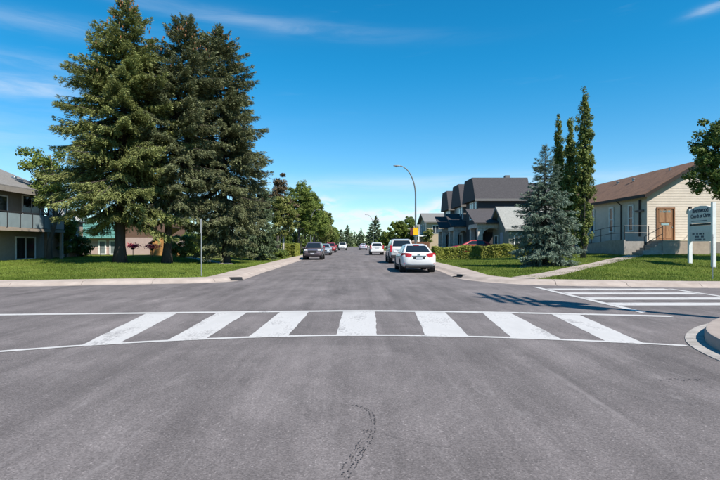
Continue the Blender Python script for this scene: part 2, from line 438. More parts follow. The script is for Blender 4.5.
# ------------------------------------------------------------------ ground, roads, kerbs
def arc_resample(pts, step):
    P = np.array(pts, float); seg = np.hypot(*np.diff(P, axis=0).T); s = np.r_[0, np.cumsum(seg)]
    n = max(2, int(round(s[-1]/step))+1); t = np.linspace(0, s[-1], n)
    return np.c_[np.interp(t, s, P[:,0]), np.interp(t, s, P[:,1])]
def smooth_path(pts, it=3):
    P = np.array(pts, float)
    for _ in range(it):
        Q = [P[0]]
        for a, b in zip(P[:-1], P[1:]): Q += [a*.75+b*.25, a*.25+b*.75]
        Q.append(P[-1]); P = np.array(Q)
    return P
path_right_far = smooth_path([(60, 15.4), (30, 16.3), G(720, 288.4), G(640, 287), G(560, 285.9), G(515, 284.6), G(480, 281.9), G(457, 279), G(449.5, 275.5), (4.70, 25.6), (4.78, 30), (4.8, 60), (4.8, 235)])
path_left_far = smooth_path([(-60, 15.3), (-30, 16.2), G(0, 287.2), G(80, 285.6), G(150, 284.2), G(205, 283.2), G(238, 281.4), G(250, 277.6), G(262, 273), (-4.5, 29), (-4.65, 60), (-4.65, 235)])
path_right_near = smooth_path([(60, 10.6), (20, 10.2), (9.5, 9.95), (7.4, 9.68), G(705, 323.6), G(690, 330), G(683, 338), G(690, 347), G(719, 362), (4.62, 5.0), (4.62, -25)])
path_left_near = smooth_path([(-60, 9.2), (-20, 8.9), (-9, 8.7), (-7.2, 8.3), (-5.9, 7.2), (-5.2, 6.1), (-4.85, 4.5), (-4.8, -25)])

def path_normals(P, side):
    d = np.gradient(P, axis=0); d /= np.hypot(d[:,0], d[:,1])[:,None]
    return np.c_[-d[:,1], d[:,0]] * side
def dist_to_path(X, Y, P):
    best = np.full(X.shape, 1e9)
    for a, b in zip(P[:-1], P[1:]):
        d = b-a; l2 = d@d
        t = np.clip(((X-a[0])*d[0] + (Y-a[1])*d[1])/l2, 0, 1)
        best = np.minimum(best, np.hypot(X-a[0]-t*d[0], Y-a[1]-t*d[1]))
    return best

def kerb_walk(name, path, side, profile, near_limit, slab=2.4, m=M_CONC):
    """monolithic kerb and walk: one slab per joint where the joints can be told apart, one long run beyond"""
    root = setting(name)
    P = arc_resample(path, .3); Nn = path_normals(P, side)
    per = int(slab/.3); rr = random.Random(len(name))
    i = 0; n = len(P)
    while i < n-1:
        far = not near_limit(P[i]) and not near_limit(P[min(i+per, n-1)])
        j = min(n-1, i + (per*8 if far else per))
        idx = list(range(i, j+1)); rings = []
        dz = 0 if far else rr.uniform(-.004, .004)
        for c, k in enumerate(idx):
            p, q = P[k].copy(), Nn[k]
            if c == 0: p += (P[min(k+1,n-1)]-P[k])*.028
            if c == len(idx)-1: p -= (P[k]-P[k-1])*.028
            rings.append([(p[0]+q[0]*d, p[1]+q[1]*d, z+(dz if z > 0 else 0)) for d, z in profile])
        MB().loft(rings).build('concrete_slab', m, root, smooth=True)
        i = j
    return root
roll = [(0,.006), (.27,.016), (.33,.035), (.43,.095), (.50,.112), (1.45,.130), (1.45,-.12), (0,-.12)]
kerb_walk('sidewalk_far_left', path_left_far, 1, roll, lambda p: p[1] < 48 and p[0] > -24)
kerb_walk('sidewalk_far_right', path_right_far, -1, roll, lambda p: p[1] < 48 and p[0] < 24)
gut = [(0,.008), (.25,.014), (.25,-.12), (0,-.12)]
kerb_walk('gutter_near_right', path_right_near, 1, gut, lambda p: p[1] > 2 and p[0] < 14, 1.5, M_GUTTER)
kerbp = [(.253,-.12), (.253,.13), (.275,.172), (.325,.185), (2.1,.205), (2.1,-.12)]
kerb_walk('sidewalk_near_right', path_right_near, 1, kerbp, lambda p: p[1] > 2 and p[0] < 14, 1.8)
kerb_walk('gutter_near_left', path_left_near, -1, gut, lambda p: p[1] > 2 and p[0] > -12, 1.5, M_GUTTER)
kerb_walk('sidewalk_near_left', path_left_near, -1, kerbp, lambda p: p[1] > 2 and p[0] > -12, 1.8)

road = setting('road')
def sheet(name, rects, z, m, step=None):
    b = MB()
    for x0, x1, y0, y1 in rects: b.add([(x0,y0,z),(x1,y0,z),(x1,y1,z),(x0,y1,z)], [(0,1,2,3)])
    return b.build(name, m)
rd = sheet('road_surface', [(-62, 62, 2.0, 22.0), (-6, 6, -30, 2.0), (-6, 6, 22, 236)], 0, M_ASPHALT); rd.parent = road
gr = sheet('ground', [(-3000, 3000, -1500, 4500)], -.14, M_LAWN); gr['kind'] = 'structure'

def ss(t): t = np.clip(t, 0, 1); return t*t*(3-2*t)
def z_right(x, y): # height of the block on the far right
    x, y = np.asarray(x, float), np.asarray(y, float)
    s = np.maximum(0, np.minimum(x-6.25, y-19.2))
    return .108 + .68*ss(s/18) + .012*np.sin(x*.9+y*.4)*ss(s/3)
def z_left(x, y):
    x, y = np.asarray(x, float), np.asarray(y, float)
    s = np.maximum(0, np.minimum(-x-6.1, y-19.4))
    return .108 + .37*ss(s/13) + .015*np.sin(x*.8-y*.5)*ss(s/3)
def lawn(name, xs, ys, path, zf, dmin):
    X, Y = np.meshgrid(xs, ys, indexing='ij'); Dst = dist_to_path(X, Y, arc_resample(path, 1.0))
    Z = zf(X, Y); nx, ny = X.shape
    V = np.c_[X.ravel(), Y.ravel(), Z.ravel()]; I = np.arange(nx*ny).reshape(nx, ny)
    ok = INSIDE[name](X, Y) & (Dst > dmin)
    k = ok[:-1,:-1] & ok[1:,:-1] & ok[1:,1:] & ok[:-1,1:]
    Q = np.stack([I[:-1,:-1][k], I[1:,:-1][k], I[1:,1:][k], I[:-1,1:][k]], 1)
    o = fast_mesh(name, V, Q, M_LAWN, smooth=True); o['kind'] = 'structure'; return o
def inside_poly(path, corner):
    from_pts = np.vstack([path, np.array(corner)])
    def f(X, Y):
        c = np.zeros(X.shape, bool); P = from_pts; n = len(P)
        for i in range(n):
            x1, y1 = P[i]; x2, y2 = P[(i+1) % n]
            if y1 == y2: continue
            c ^= ((y1 > Y) != (y2 > Y)) & (X < (x2-x1)*(Y-y1)/(y2-y1)+x1)
        return c
    return f
INSIDE = {'lawn_far_right': inside_poly(path_right_far, [(100, 235), (100, 15.4)]), 'lawn_far_left': inside_poly(path_left_far, [(-100, 235), (-100, 15.3)]),
          'lawn_near_right': inside_poly(path_right_near, [(100, -25), (100, 10.6)]), 'lawn_near_left': inside_poly(path_left_near, [(-100, -25), (-100, 9.2)])}
ax = np.r_[np.arange(4.2, 12, .3), np.arange(12, 46, .8), np.arange(46, 92, 3)]
ay = np.r_[np.arange(14.4, 27, .3), np.arange(27, 60, .8), np.arange(60, 236, 3)]
lawn('lawn_far_right', ax, ay, path_right_far, z_right, .55)
lawn('lawn_far_left', -ax[::-1], ay, path_left_far, z_left, .55)
by = np.r_[np.arange(-25, -2, 2.5), np.arange(-2, 11, .4)]
flat = lambda x, y: np.full(np.shape(x), .17)
lawn('lawn_near_right', ax, by, path_right_near, flat, .75)
lawn('lawn_near_left', -ax[::-1], by, path_left_near, flat, .8)

# grass blades on the parts of the lawns in view
def blades(name, n, xr, yr, zf, inside, path, dmin, seed, hmax=.075):
    rg = np.random.default_rng(seed)
    x = rg.uniform(*xr, n); y = yr[0] + (yr[1]-yr[0])*rg.random(n)**1.35
    ok = inside(x, y) & (dist_to_path(x, y, arc_resample(path, 1.2)) > dmin); x, y = x[ok], y[ok]; n = len(x)
    z = zf(x, y); h = rg.uniform(.03, hmax, n)*(1+.4*np.sin(x*1.7)*np.cos(y*1.3)); a = rg.uniform(0, 2*np.pi, n); w = rg.uniform(.008, .018, n)
    lean = rg.normal(0, .025, (n, 2))
    p0 = np.c_[x-np.cos(a)*w, y-np.sin(a)*w, z-.01]; p1 = np.c_[x+np.cos(a)*w, y+np.sin(a)*w, z-.01]
    p2 = np.c_[x+lean[:,0], y+lean[:,1], z+h]
    V = np.stack([p0, p1, p2], 1).reshape(-1, 3); T = np.arange(3*n).reshape(-1, 3)
    tint = np.repeat(np.clip(.45+.28*np.sin(x*.6+1.3*np.sin(y*.5))+rg.normal(0, .25, n), 0, 1), 3)
    o = fast_mesh(name, V, T, M_GRASSB, tint=tint)
    return tag(o, kind='stuff')
tag(blades('grass', 110000, (-24, -5.5), (18.6, 40), z_left, INSIDE['lawn_far_left'], path_left_far, 1.47, 1), 'mown green grass of the lawn under the tall spruces', 'grass')
tag(blades('grass', 130000, (5.8, 27), (18.2, 42), z_right, INSIDE['lawn_far_right'], path_right_far, 1.47, 2), 'mown green grass of the lawn in front of the church', 'grass')

# ------------------------------------------------------------------ painted crosswalks
def ribbon(pts_a, pts_b, z):
    b = MB(); n = len(pts_a); V = [(p[0], p[1], z) for p in pts_a] + [(p[0], p[1], z) for p in pts_b]
    return b.add(V, [(i, i+1, n+i+1, n+i) for i in range(n-1)])
def wavy(p, q, n, amp, rr):
    return [(p[0]+(q[0]-p[0])*i/n + (rr.uniform(-amp, amp) if 0 < i < n else 0), p[1]+(q[1]-p[1])*i/n) for i in range(n+1)]
cw = setting('crosswalk')
rr = random.Random(3)
tops = [(146,177), (217,247), (280,309), (343,375), (415,445), (482,511), (551,579)]
bots = [(81,120), (167,206), (248,288), (336.3,377), (425,469), (511.5,562), (606,644)]
ty = lambda x: 315 - 4.0*(x/350.0) + (max(0, x-350)/320.0)**1.6*5.6 if x < 350 else 311 + ((x-350)/320.0)**1.5*5.6
byy = lambda x: 335.6 + (max(0, 350-x)/350.0)**1.7*16.2 + (max(0, x-380)/305.0)**1.7*10.4
for (a, b_), (c, d) in zip(tops, bots):
    A, B = G(a, ty(a)+.4), G(b_, ty(b_)+.4); Cc, Dd = G(c, byy(c)-.4), G(d, byy(d)-.4)
    ribbon(wavy(A, Cc, 12, .011, rr), wavy(B, Dd, 12, .011, rr), .003).build('stripe', M_PAINT, cw)
def line_px(fn, x0, x1, w0, w1, name, n=40):
    up = []; lo = []
    for i in range(n+1):
        x = x0+(x1-x0)*i/n; y = fn(x); t = (w0+(w1-w0)*i/n)
        px, py = G(x, y); up.append((px, py+t*.5+rr.uniform(-.008,.008))); lo.append((px, py-t*.5+rr.uniform(-.008,.008)))
    ribbon(lo, up, .006).build(name, M_PAINT, cw)
line_px(ty, -60, 671, .22, .22, 'edge_line')
line_px(byy, -40, 688, .13, .12, 'edge_line')
cs = setting('crosswalk_side')
def prect(pts, root, name='stripe', z=.003):
    MB().add([(p[0], p[1], z) for p in pts], [(0,1,2,3)]).build(name, M_PAINT, root)
prect([(6.22, 10.75), (6.42, 10.9), (6.38, 17.2), (6.20, 17.2)], cs, 'edge_line', .007)
prect([(10.28, 11.0), (10.46, 11.0), (10.58, 16.5), (10.40, 16.5)], cs, 'edge_line', .007)
for y, t in ((12.36, .56), (13.62, .56), (15.0, .56), (16.35, .5)):
    x0, x1 = 6.44, 10.34
    A = wavy((x0, y-t/2), (x1, y-t/2), 10, 0, rr); B = wavy((x0, y+t/2), (x1, y+t/2), 10, 0, rr)
    ribbon([(p[0], p[1]+rr.uniform(-.015,.015)) for p in A], [(p[0], p[1]+rr.uniform(-.015,.015)) for p in B], .003).build('stripe', M_PAINT, cs)

# tyre scuff curling over the asphalt in front of the camera
M_SCUFF = mat('tyre_scuff', (.050, .046, .049), .8, .3, 40)
sc = MB()
ctrl = smooth_path([G(352, 406), G(366, 409), G(371, 420), G(370, 433), G(362, 448), G(354, 460), G(343, 477)], 3)
ctrl = arc_resample(ctrl, .028); nn = path_normals(ctrl, 1); total = len(ctrl)
for li, off in enumerate((-.042, -.016, .012, .038)):
    for k in range(total):
        if li < 2 and k < total*.42: continue
        if rr.random() < (.22 if li > 1 else .38): continue
        p = ctrl[k]+nn[k]*(off+rr.uniform(-.006,.006)); t = np.array([nn[k][1], -nn[k][0]])
        a, b_ = rr.uniform(.006,.014), rr.uniform(.004,.009)
        q = [p+t*a+nn[k]*b_*.3, p+nn[k]*b_, p-t*a-nn[k]*b_*.2, p-nn[k]*b_]
        sc.add([(w[0], w[1], .004) for w in q], [(0,1,2,3)])
for (cx, cy, n_, w_) in ((688, 380, 60, .11), (3, 361, 30, .10)):
    gx, gy = G(cx, cy)
    for k in range(n_):
        p = np.array([gx+rr.gauss(0, w_), gy+rr.gauss(0, w_*.35)]); a, b_ = rr.uniform(.004, .014), rr.uniform(.003, .007)
        sc.add([(p[0]-a, p[1]+rr.uniform(-b_,b_), .004), (p[0], p[1]-b_, .004), (p[0]+a, p[1]+rr.uniform(-b_,b_), .004), (p[0], p[1]+b_, .004)], [(0,1,2,3)])
s_ = sc.build('tyre_mark', M_SCUFF, road); s_['kind'] = 'stuff'

def storm_drain(label, x, y, rz):
    t = thing('storm_drain', label, 'storm drain', (x, y, 0), rz)
    MB().box(-.26, .26, -.04, .20, .014, .040).build('frame', M_DARKPLASTIC, t)
    for k in range(4):
        MB().box(-.23, .23, -.02+k*.055, .005+k*.055, .040, .052).build('grate_bar', M_BLACKMETAL, t)
    MB().box(-.26, .26, .203, .34, .02, .125).build('inlet_hood', M_DARKPLASTIC, t, bevel=.02)
storm_drain('dark iron storm drain in the kerb of the left corner', G(238.5, 281.0)[0]-.10, G(238.5, 281.0)[1]+.20, math.radians(25))
storm_drain('dark iron storm drain in the kerb near the white sedan', G(452.5, 277.8)[0]+.24, G(452.5, 277.8)[1]+.17, math.radians(-58))

# ------------------------------------------------------------------ foliage
def rhombi(P, A, B):
    V = np.stack([P-A, P+B, P+A, P-B], 1).reshape(-1, 3)
    return V, np.arange(len(V)).reshape(-1, 4)
def unit(v): return v/np.maximum(1e-6, np.linalg.norm(v, axis=-1, keepdims=True))

def spruce(name, label, loc, H, prof, crown_base, fm, seed, trunk_r=.3, lean=(0,0), step=.2, per=5, tuft=.15, droop=.25, dens=1.0, cones=0, group=None, cat='tree', bark=M_BARK, tips=.35, hang=.22):
    """prof: list of (height fraction from crown base to top, branch length in metres)"""
    t = thing(name, label, cat, loc, 0, group)
    rg = np.random.default_rng(seed)
    pf, pl = zip(*prof)
    axis = lambda z: np.array([lean[0]*(z/H)**1.3, lean[1]*(z/H)**1.3, z])
    tr = MB(); zs = np.linspace(-.2, H*.985, 14)
    def flare(z): return 1+.55*math.exp(-max(z,0)/.35)
    tr.tube([axis(max(z,0)) + np.array([0,0,min(z,0)]) for z in zs], [max(.015, trunk_r*flare(z)*(1-max(z,0)/H)**.8) for z in zs], 9)
    PP, AA, BB, TT = [], [], [], []
    z = crown_base; ga = rg.uniform(0, 6)
    while z < H-.05:
        f = (z-crown_base)/(H-crown_base)
        L0 = np.interp(f, pf, pl)
        gap = .62+.75*rg.random() if f < .93 else 1
        nb = per if f > .12 else max(2, per-2)
        for b in range(nb):
            ga += 2.399 + rg.normal(0, .35)
            L = L0*(rg.uniform(.60, 1.05) if rg.random() < .7 else rg.uniform(.98, 1.10))
            if L < .12: L = .12
            el = np.interp(f, [0, .35, .8, 1], [-.30, -.10, .30, .95]) + rg.normal(0, .10)
            d = np.array([math.cos(ga), math.sin(ga), 0]); perp = np.array([-d[1], d[0], 0])
            z0 = z + rg.uniform(-step*.5, step*.5)
            base = axis(max(.05, z0))
            dr = droop*np.interp(f, [0, .5, 1], [1.3, .8, 0])*rg.uniform(.6, 1.3)
            up = dr*.85
            def cur(s):
                s = np.asarray(s)[:, None]
                return base + d*(L*math.cos(el)*s) + np.array([0,0,1])*(L*(math.sin(el)*s - dr*s**2 + up*s**4*.9))
            if L > .8:
                q = cur(np.linspace(0, .93, 5)); tr.tube([tuple(p) for p in q], [max(.006, (.012+.011*L)*(1-.8*k/4)) for k in range(5)], 4, cap=False)
            nt = max(4, int(L/.085*dens))
            s = np.sort(rg.uniform(.10, 1.0, nt)**.85)
            c = cur(s); tang = unit(cur(np.minimum(s+.02, 1.05)) - c)
            side = np.where(np.arange(nt) % 2 == 0, 1., -1.)
            tl = np.clip((.07+.40*L*(1-s)**.9*np.minimum(1, s*3.2))*rg.uniform(.5, 1.3, nt), .08, 1.1)
            td = unit(tang*.75 + perp*side[:,None]*rg.uniform(.55, 1.0, nt)[:,None] + np.array([0,0,-1])*rg.uniform(.05, .5, nt)[:,None])
            m = np.maximum(3, (tl/(tuft*.8)*dens*3.9).astype(int))
            rep = np.repeat(np.arange(nt), m)
            u = rg.random(len(rep))
            P = c[rep] + td[rep]*(tl[rep]*u)[:,None] + np.array([0,0,-1])*(.22*(u*tl[rep])**1.4)[:,None] + rg.normal(0, .025, (len(rep), 3))
            P[:,2] -= (rg.random(len(rep))**1.7)*hang*np.minimum(1, L/2)
            dirv = unit(td[rep]*.9 + tang[rep]*.35 + rg.normal(0, .38, (len(rep), 3)))
            ln = rg.uniform(.75, 1.4, len(rep))*tuft*(.62 if L < .6 else 1)
            rv = unit(np.cross(dirv, rg.normal(0, .8, (len(rep), 3)) + np.array([0, 0, .9])))
            PP.append(P); AA.append(dirv*ln[:,None]); BB.append(rv*(ln*rg.uniform(.17, .28, len(rep)))[:,None])
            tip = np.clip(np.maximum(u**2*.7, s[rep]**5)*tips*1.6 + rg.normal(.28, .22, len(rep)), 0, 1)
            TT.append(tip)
        z += step*gap*(1 if L0 > .8 else .7)
    P, A, B, T = map(np.concatenate, (PP, AA, BB, TT))
    V = np.stack([P-A*.6+B, P-A*.6-B, P+A], 1).reshape(-1, 3); Q = np.arange(len(V)).reshape(-1, 3)
    tr.build('trunk', bark, t, smooth='all', fix=False)
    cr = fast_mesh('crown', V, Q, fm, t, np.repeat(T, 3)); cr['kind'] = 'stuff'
    if cones:
        cb = MB()
        for k in range(cones):
            f = 1-abs(rg.normal(0, .16)); zc = crown_base + (H-crown_base)*min(.99, f)
            a = rg.uniform(0, 6.28); r_ = np.interp(min(f, .99), pf, pl)*rg.uniform(.55, 1.0)
            p = axis(zc) + np.array([math.cos(a)*r_, math.sin(a)*r_, 0])
            cb.tube([p, p-np.array([0,0,.07]), p-np.array([0,0,.15])], [.02, .035, .012], 5)
        o = cb.build('cones', M_CONE, t, fix=False); o['kind'] = 'stuff'
    return t

def leafy(name, label, loc, trunk_pts, trunk_r, lobes, fm, seed, n_clump=90, per_clump=260, leaf=.09, clump=.55, bark=M_BARK2, group=None, cat='tree', limbs=14, shell=.55, flat=1.0):
    """lobes: ellipsoids (cx, cy, cz, rx, ry, rz) that the crown fills"""
    t = thing(name, label, cat, loc, 0, group)
    rg = np.random.default_rng(seed)
    vol = np.array([l[3]*l[4]*l[5] for l in lobes]); vol = vol/vol.sum()
    C = []
    for l, v in zip(lobes, vol):
        k = max(3, int(n_clump*v)); d = unit(rg.normal(0, 1, (k, 3))); r_ = shell+(1-shell)*rg.random(k)**.6
        r_ = np.where(rg.random(k) < .25, rg.random(k)**.4*.8, r_)*rg.uniform(.85, 1.12, k)
        C.append(np.array(l[:3]) + d*r_[:,None]*np.array(l[3:]))
    C = np.concatenate(C); k = len(C)
    if trunk_pts:
        tr = MB(); n = len(trunk_pts)
        tr.tube(trunk_pts, [trunk_r*(1.25 if i == 0 else 1)*(1-.75*i/(n-1)) for i in range(n)], 8)
        tp = np.array(trunk_pts)
        for c in C[rg.permutation(k)[:limbs]]:
            zz = rg.uniform(.35, .95); j = int(zz*(n-1)); s0 = tp[j] + (tp[min(j+1, n-1)]-tp[j])*(zz*(n-1)-j)
            if s0[2] > c[2]: s0 = tp[max(0, j-1)]
            mid = (s0+c)/2 + rg.normal(0, .12, 3); mid[2] -= .08*np.linalg.norm(c-s0)
            tr.tube([s0, mid, c], [trunk_r*.38, trunk_r*.22, .012], 5, cap=False)
        tr.build('trunk', bark, t, smooth='all', fix=False)
    m = (per_clump*rg.uniform(.6, 1.4, k)).astype(int); rep = np.repeat(np.arange(k), m); N_ = len(rep)
    cr_ = clump*rg.uniform(.6, 1.35, k)
    d = unit(rg.normal(0, 1, (N_, 3))); rad = rg.random(N_)**.45
    P = C[rep] + d*(cr_[rep]*rad)[:,None]*np.array([1,1,.75*flat])
    nrm = unit(d*.8 + np.array([0,0,.6]) + rg.normal(0, .55, (N_, 3)))
    a = unit(np.cross(nrm, rg.normal(0, 1, (N_, 3)))); b = np.cross(nrm, a)
    sz = leaf*rg.uniform(.6, 1.3, N_)
    V, Q = rhombi(P, a*sz[:,None], b*(sz*.62)[:,None])
    ct = rg.normal(.45, .16, k)
    T = np.clip(ct[rep] + rg.normal(0, .2, N_), 0, 1)
    cr = fast_mesh('crown', V, Q, fm, t, np.repeat(T, 4)); cr['kind'] = 'stuff'
    return t

def hedge(name, label, x0, x1, y0, y1, zf, h, fm, seed, n, leaf=.05):
    t = thing(name, label, 'hedge', ((x0+x1)/2, (y0+y1)/2, float(zf((x0+x1)/2, (y0+y1)/2))))
    rg = np.random.default_rng(seed)
    P = np.c_[rg.uniform(x0, x1, n), rg.uniform(y0, y1, n), rg.random(n)**.7*h]
    # push two thirds of the leaves to the faces
    f = rg.integers(0, 6, n); on = rg.random(n) < .7; e = np.abs(rg.normal(0, .05, n))
    P[:,1] = np.where(on & (f < 3), y0+e, P[:,1]); P[:,2] = np.where(on & (f == 3), h-e, P[:,2])
    P[:,0] = np.where(on & (f == 4), x0+e, P[:,0]); P[:,0] = np.where(on & (f == 5), x1-e, P[:,0])
    bulge = .10*np.sin(P[:,0]*2.1)+.07*np.sin(P[:,0]*5.3+1)+rg.normal(0, .04, n)
    P[:,1] -= bulge*(f < 3); P[:,2] += bulge*.6*(P[:,2] > h*.6)
    P[:,2] += zf(P[:,0], P[:,1]); P -= np.array(t.location)
    nrm = unit(rg.normal(0, .6, (n, 3)) + np.array([0, -.9, .5])); a = unit(np.cross(nrm, rg.normal(0, 1, (n, 3)))); b = np.cross(nrm, a)
    sz = leaf*rg.uniform(.6, 1.4, n); V, Q = rhombi(P, a*sz[:,None], b*(sz*.6)[:,None])
    o = fast_mesh('foliage', V, Q, fm, t, np.repeat(np.clip(rg.normal(.45, .28, n), 0, 1), 4)); o['kind'] = 'stuff'
    st = MB()
    for k in range(int((x1-x0)/.35)):
        x = x0+.2+k*.35; z = float(zf(x, (y0+y1)/2))
        st.tube([Vector((x, (y0+y1)/2, z-.1))-t.location, Vector((x+R.uniform(-.1,.1), (y0+y1)/2, z+h*.8))-t.location], [.02, .008], 5)
    o = st.build('stems', M_BARK2, t, fix=False); o['kind'] = 'stuff'
    return t

def PX(px, D, zf):
    x = (px-HX)*D/F; return (x, D, float(zf(x, D)))
PROF = [(0, .62), (.06, .80), (.18, 1.0), (.35, .97), (.55, .84), (.7, .70), (.82, .50), (.91, .28), (.97, .13), (1, .05)]
def prof(Rm, p=PROF): return [(f, Rm*r) for f, r in p]
# left block
spruce('spruce_tree', 'tallest olive green spruce with thick trunk in front of pink wall', PX(120, 30, z_left), 16.3, prof(4.25, [(0,.84),(.06,.95),(.16,1.0),(.32,.97),(.5,.86),(.59,.76),(.71,.61),(.8,.45),(.89,.25),(.95,.13),(1,.04)]), 2.9, M_SPR_A, 11, .31, (.45, 0), .215, 5, .088, .20, 1.2, cones=150)
spruce('spruce_tree', 'dark spruce with twin leaning trunk between the two other tall spruces', PX(167, 31.5, z_left), 15.5, prof(3.4, [(0,.72),(.1,.9),(.25,1.0),(.45,.95),(.62,.86),(.75,.74),(.87,.52),(.95,.27),(1,.06)]), 3.0, M_SPR_B, 12, .26, (1.25, 0), .23, 5, .095, .22, 1.1, cones=90)
spruce('spruce_tree', 'broad dark spruce nearest the street behind the left sign post', PX(226, 34, z_left), 16.1, prof(3.2, [(0,.72),(.1,.9),(.25,1.0),(.45,1.0),(.62,.95),(.75,.82),(.87,.58),(.95,.30),(1,.06)]), 1.2, M_SPR_B, 13, .25, (-.55, 0), .22, 5, .088, .26, 1.2, cones=60)
spruce('spruce_tree', 'low bushy blue green spruce between tall spruce and birch', PX(258, 41, z_left), 7.6, prof(1.9), .25, M_SPR_C, 14, .14, (0,0), .2, 5, .125, .2, 1.0)
# more trees on the left
leafy('deciduous_tree', 'thin leafy tree with leaning dark trunk by the left house', PX(49, 33, z_left), [(0,0,-.2), (.05,0,1.2), (.35,.1,2.4), (.45,.2,3.8), (0,.5,5.6), (-.3,.6,7.0)], .17,
      [(-.9,.6,6.3,1.2,1.2,1.4), (.2,.7,5.0,1.5,1.3,1.3), (-.9,.3,4.2,1.1,1.1,.9)], M_LEAF_G, 21, 46, 190, .085, .5, limbs=22)
leafy('climbing_shrub', 'tall bright green shrub between the tan house and green roof', PX(66, 36, z_left), [(0,0,-.1), (.05,0,1.0), (0,.05,2.0)], .05,
      [(0,0,1.3,.62,.5,1.35), (.1,0,2.3,.5,.45,.7)], M_LEAF_G, 22, 46, 190, .075, .30, cat='shrub', limbs=8)
leafy('garden_shrub', 'small dark shrub in front of the pink wall', PX(80, 38, z_left), [(0,0,-.1), (.02,0,.5), (0,.05,1.0)], .04, [(0,0,.75,.75,.5,.75)], M_LEAF_D, 23, 30, 150, .07, .3, cat='shrub', limbs=6)
leafy('garden_shrub', 'pale green shrub seen between leaning trunk and sign post', PX(184, 42, z_left), [(0,0,-.1), (.02,0,.5), (0,.05,1.0)], .04, [(0,0,1.1,1.1,.7,1.2), (-.6,0,.7,.6,.6,.7)], M_LEAF_Y, 24, 40, 160, .075, .32, cat='shrub', limbs=6)
leafy('garden_shrub', 'dark rounded shrub behind the left sign post', PX(200, 44, z_left), [(0,0,-.1), (.02,0,.6), (0,.05,1.4)], .05, [(0,0,1.5,1.6,.9,1.5), (1.3,.2,1.0,.9,.8,1.0)], M_LEAF_D, 25, 60, 190, .08, .42, cat='shrub', limbs=8)
leafy('garden_shrub', 'wide dark shrub under the broad spruce', PX(243, 46, z_left), [(0,0,-.1), (.02,0,.6), (0,.05,1.2)], .05, [(0,0,1.0,2.0,1.0,1.1), (1.6,0,.8,.8,.8,.8)], M_LEAF_D, 26, 60, 190, .085, .42, cat='shrub', limbs=8)
leafy('russet_tree', 'tree with russet brown top above the birch', PX(277, 58, z_left), [(0,0,-.2), (.1,0,2.5), (.3,0,5), (.35,0,8.2)], .2,
      [(.3,0,7.6,.9,.9,1.9), (-.9,.2,5.6,1.3,1.2,2.0), (1.1,0,5.2,1.2,1.1,1.9)], M_LEAF_R, 31, 120, 130, .10, .42, limbs=22)
leafy('birch_tree', 'yellow green birch with pale trunk beside the low spruce', PX(283, 50, z_left), [(0,0,-.2), (.05,0,2.0), (-.05,0,3.8), (.05,0,5.9)], .11,
      [(-.1,0,4.9,.95,.9,1.7), (.5,0,3.5,1.1,1.0,1.5), (-.9,0,3.4,.8,.8,1.3)], M_LEAF_Y, 32, 120, 120, .08, .34, bark=M_BIRCH, limbs=16)
leafy('deciduous_tree', 'full green tree behind the parked grey SUV', PX(299, 66, z_left), [(0,0,-.2), (0,0,2.5), (.1,0,5), (.1,0,8.5)], .22,
      [(0,0,7.0,1.8,1.8,2.8), (-1.6,.4,5.2,1.4,1.4,2.0), (1.5,-.2,4.6,1.3,1.4,2.0)], M_LEAF_G, 33, 210, 130, .105, .46)
leafy('deciduous_tree', 'bright green tree overhanging the left street lamp pole', PX(314, 82, z_left), [(0,0,-.2), (0,0,3), (.1,0,5.5), (.1,0,9)], .22,
      [(-.2,0,6.9,1.6,1.8,2.7), (-1.7,.4,5.2,1.4,1.6,2.2), (1.3,-.2,4.3,1.2,1.5,2.0)], M_LEAF_G, 34, 210, 130, .12, .5)
leafy('deciduous_tree', 'smaller green tree farther along the left kerb', PX(327, 108, z_left), [(0,0,-.2), (0,0,3), (.1,0,5), (.1,0,7.5)], .2,
      [(-.2,0,5.8,1.5,1.7,2.5), (-1.8,.4,4.4,1.4,1.5,2.1), (.7,-.2,3.3,1.3,1.5,1.5)], M_LEAF_P, 35, 130, 120, .15, .55)
leafy('deciduous_tree', 'slim bright green tree between birch and street lamp pole', PX(305, 74, z_left), [(0,0,-.2), (0,0,2.5), (.1,0,5), (.1,0,7.8)], .18,
      [(0,0,6.6,1.2,1.3,2.6), (.6,-.2,4.2,1.2,1.3,2.0)], M_LEAF_G, 38, 150, 120, .11, .45)
leafy('deciduous_tree', 'low yellow green tree past the left street lamp pole', PX(321, 94, z_left), [(0,0,-.2), (0,0,2), (.1,0,4), (.1,0,6)], .18,
      [(0,0,5.2,1.4,1.5,2.6), (.8,-.2,3.2,1.2,1.3,1.7)], M_LEAF_Y, 39, 140, 110, .13, .5)
leafy('deciduous_tree', 'last low green tree of the row along the left kerb', PX(333, 132, z_left), [(0,0,-.2), (0,0,2), (.1,0,3.6)], .16,
      [(0,0,3.6,1.8,1.7,2.1), (-1.8,.2,3.0,1.5,1.5,1.7)], M_LEAF_G, 40, 120, 110, .15, .55)
for lab, px, D in (('leafy shrub mass behind the birch trunk', 276, 63), ('leafy shrub mass behind the square hedge', 290, 70), ('leafy shrub mass under the farther left trees', 306, 92), ('leafy shrub mass near the red car', 316, 112)):
    leafy('garden_shrub', lab, PX(px, D, z_left), None, 0, [(0,0,1.5,2.6,1.2,1.7), (-2.2,.3,1.3,1.8,1.2,1.5), (1.6,.2,1.0,1.3,1.1,1.1)], M_LEAF_D, 400+px, 90, 110, .13, .5, cat='shrub')
hedge('clipped_hedge', 'square green hedge beside the left parked SUV', -7.6, -5.95, 52.5, 57, z_left, 1.35, M_LEAF_H, 36, 9000, .07)
leafy('garden_shrub', 'leafy ground shrub at the foot of the birch', PX(271, 47, z_left), None, 0, [(0,0,.5,1.2,.8,.55), (1.3,.3,.3,.7,.6,.35)], M_LEAF_G, 37, 36, 150, .08, .3, cat='shrub')
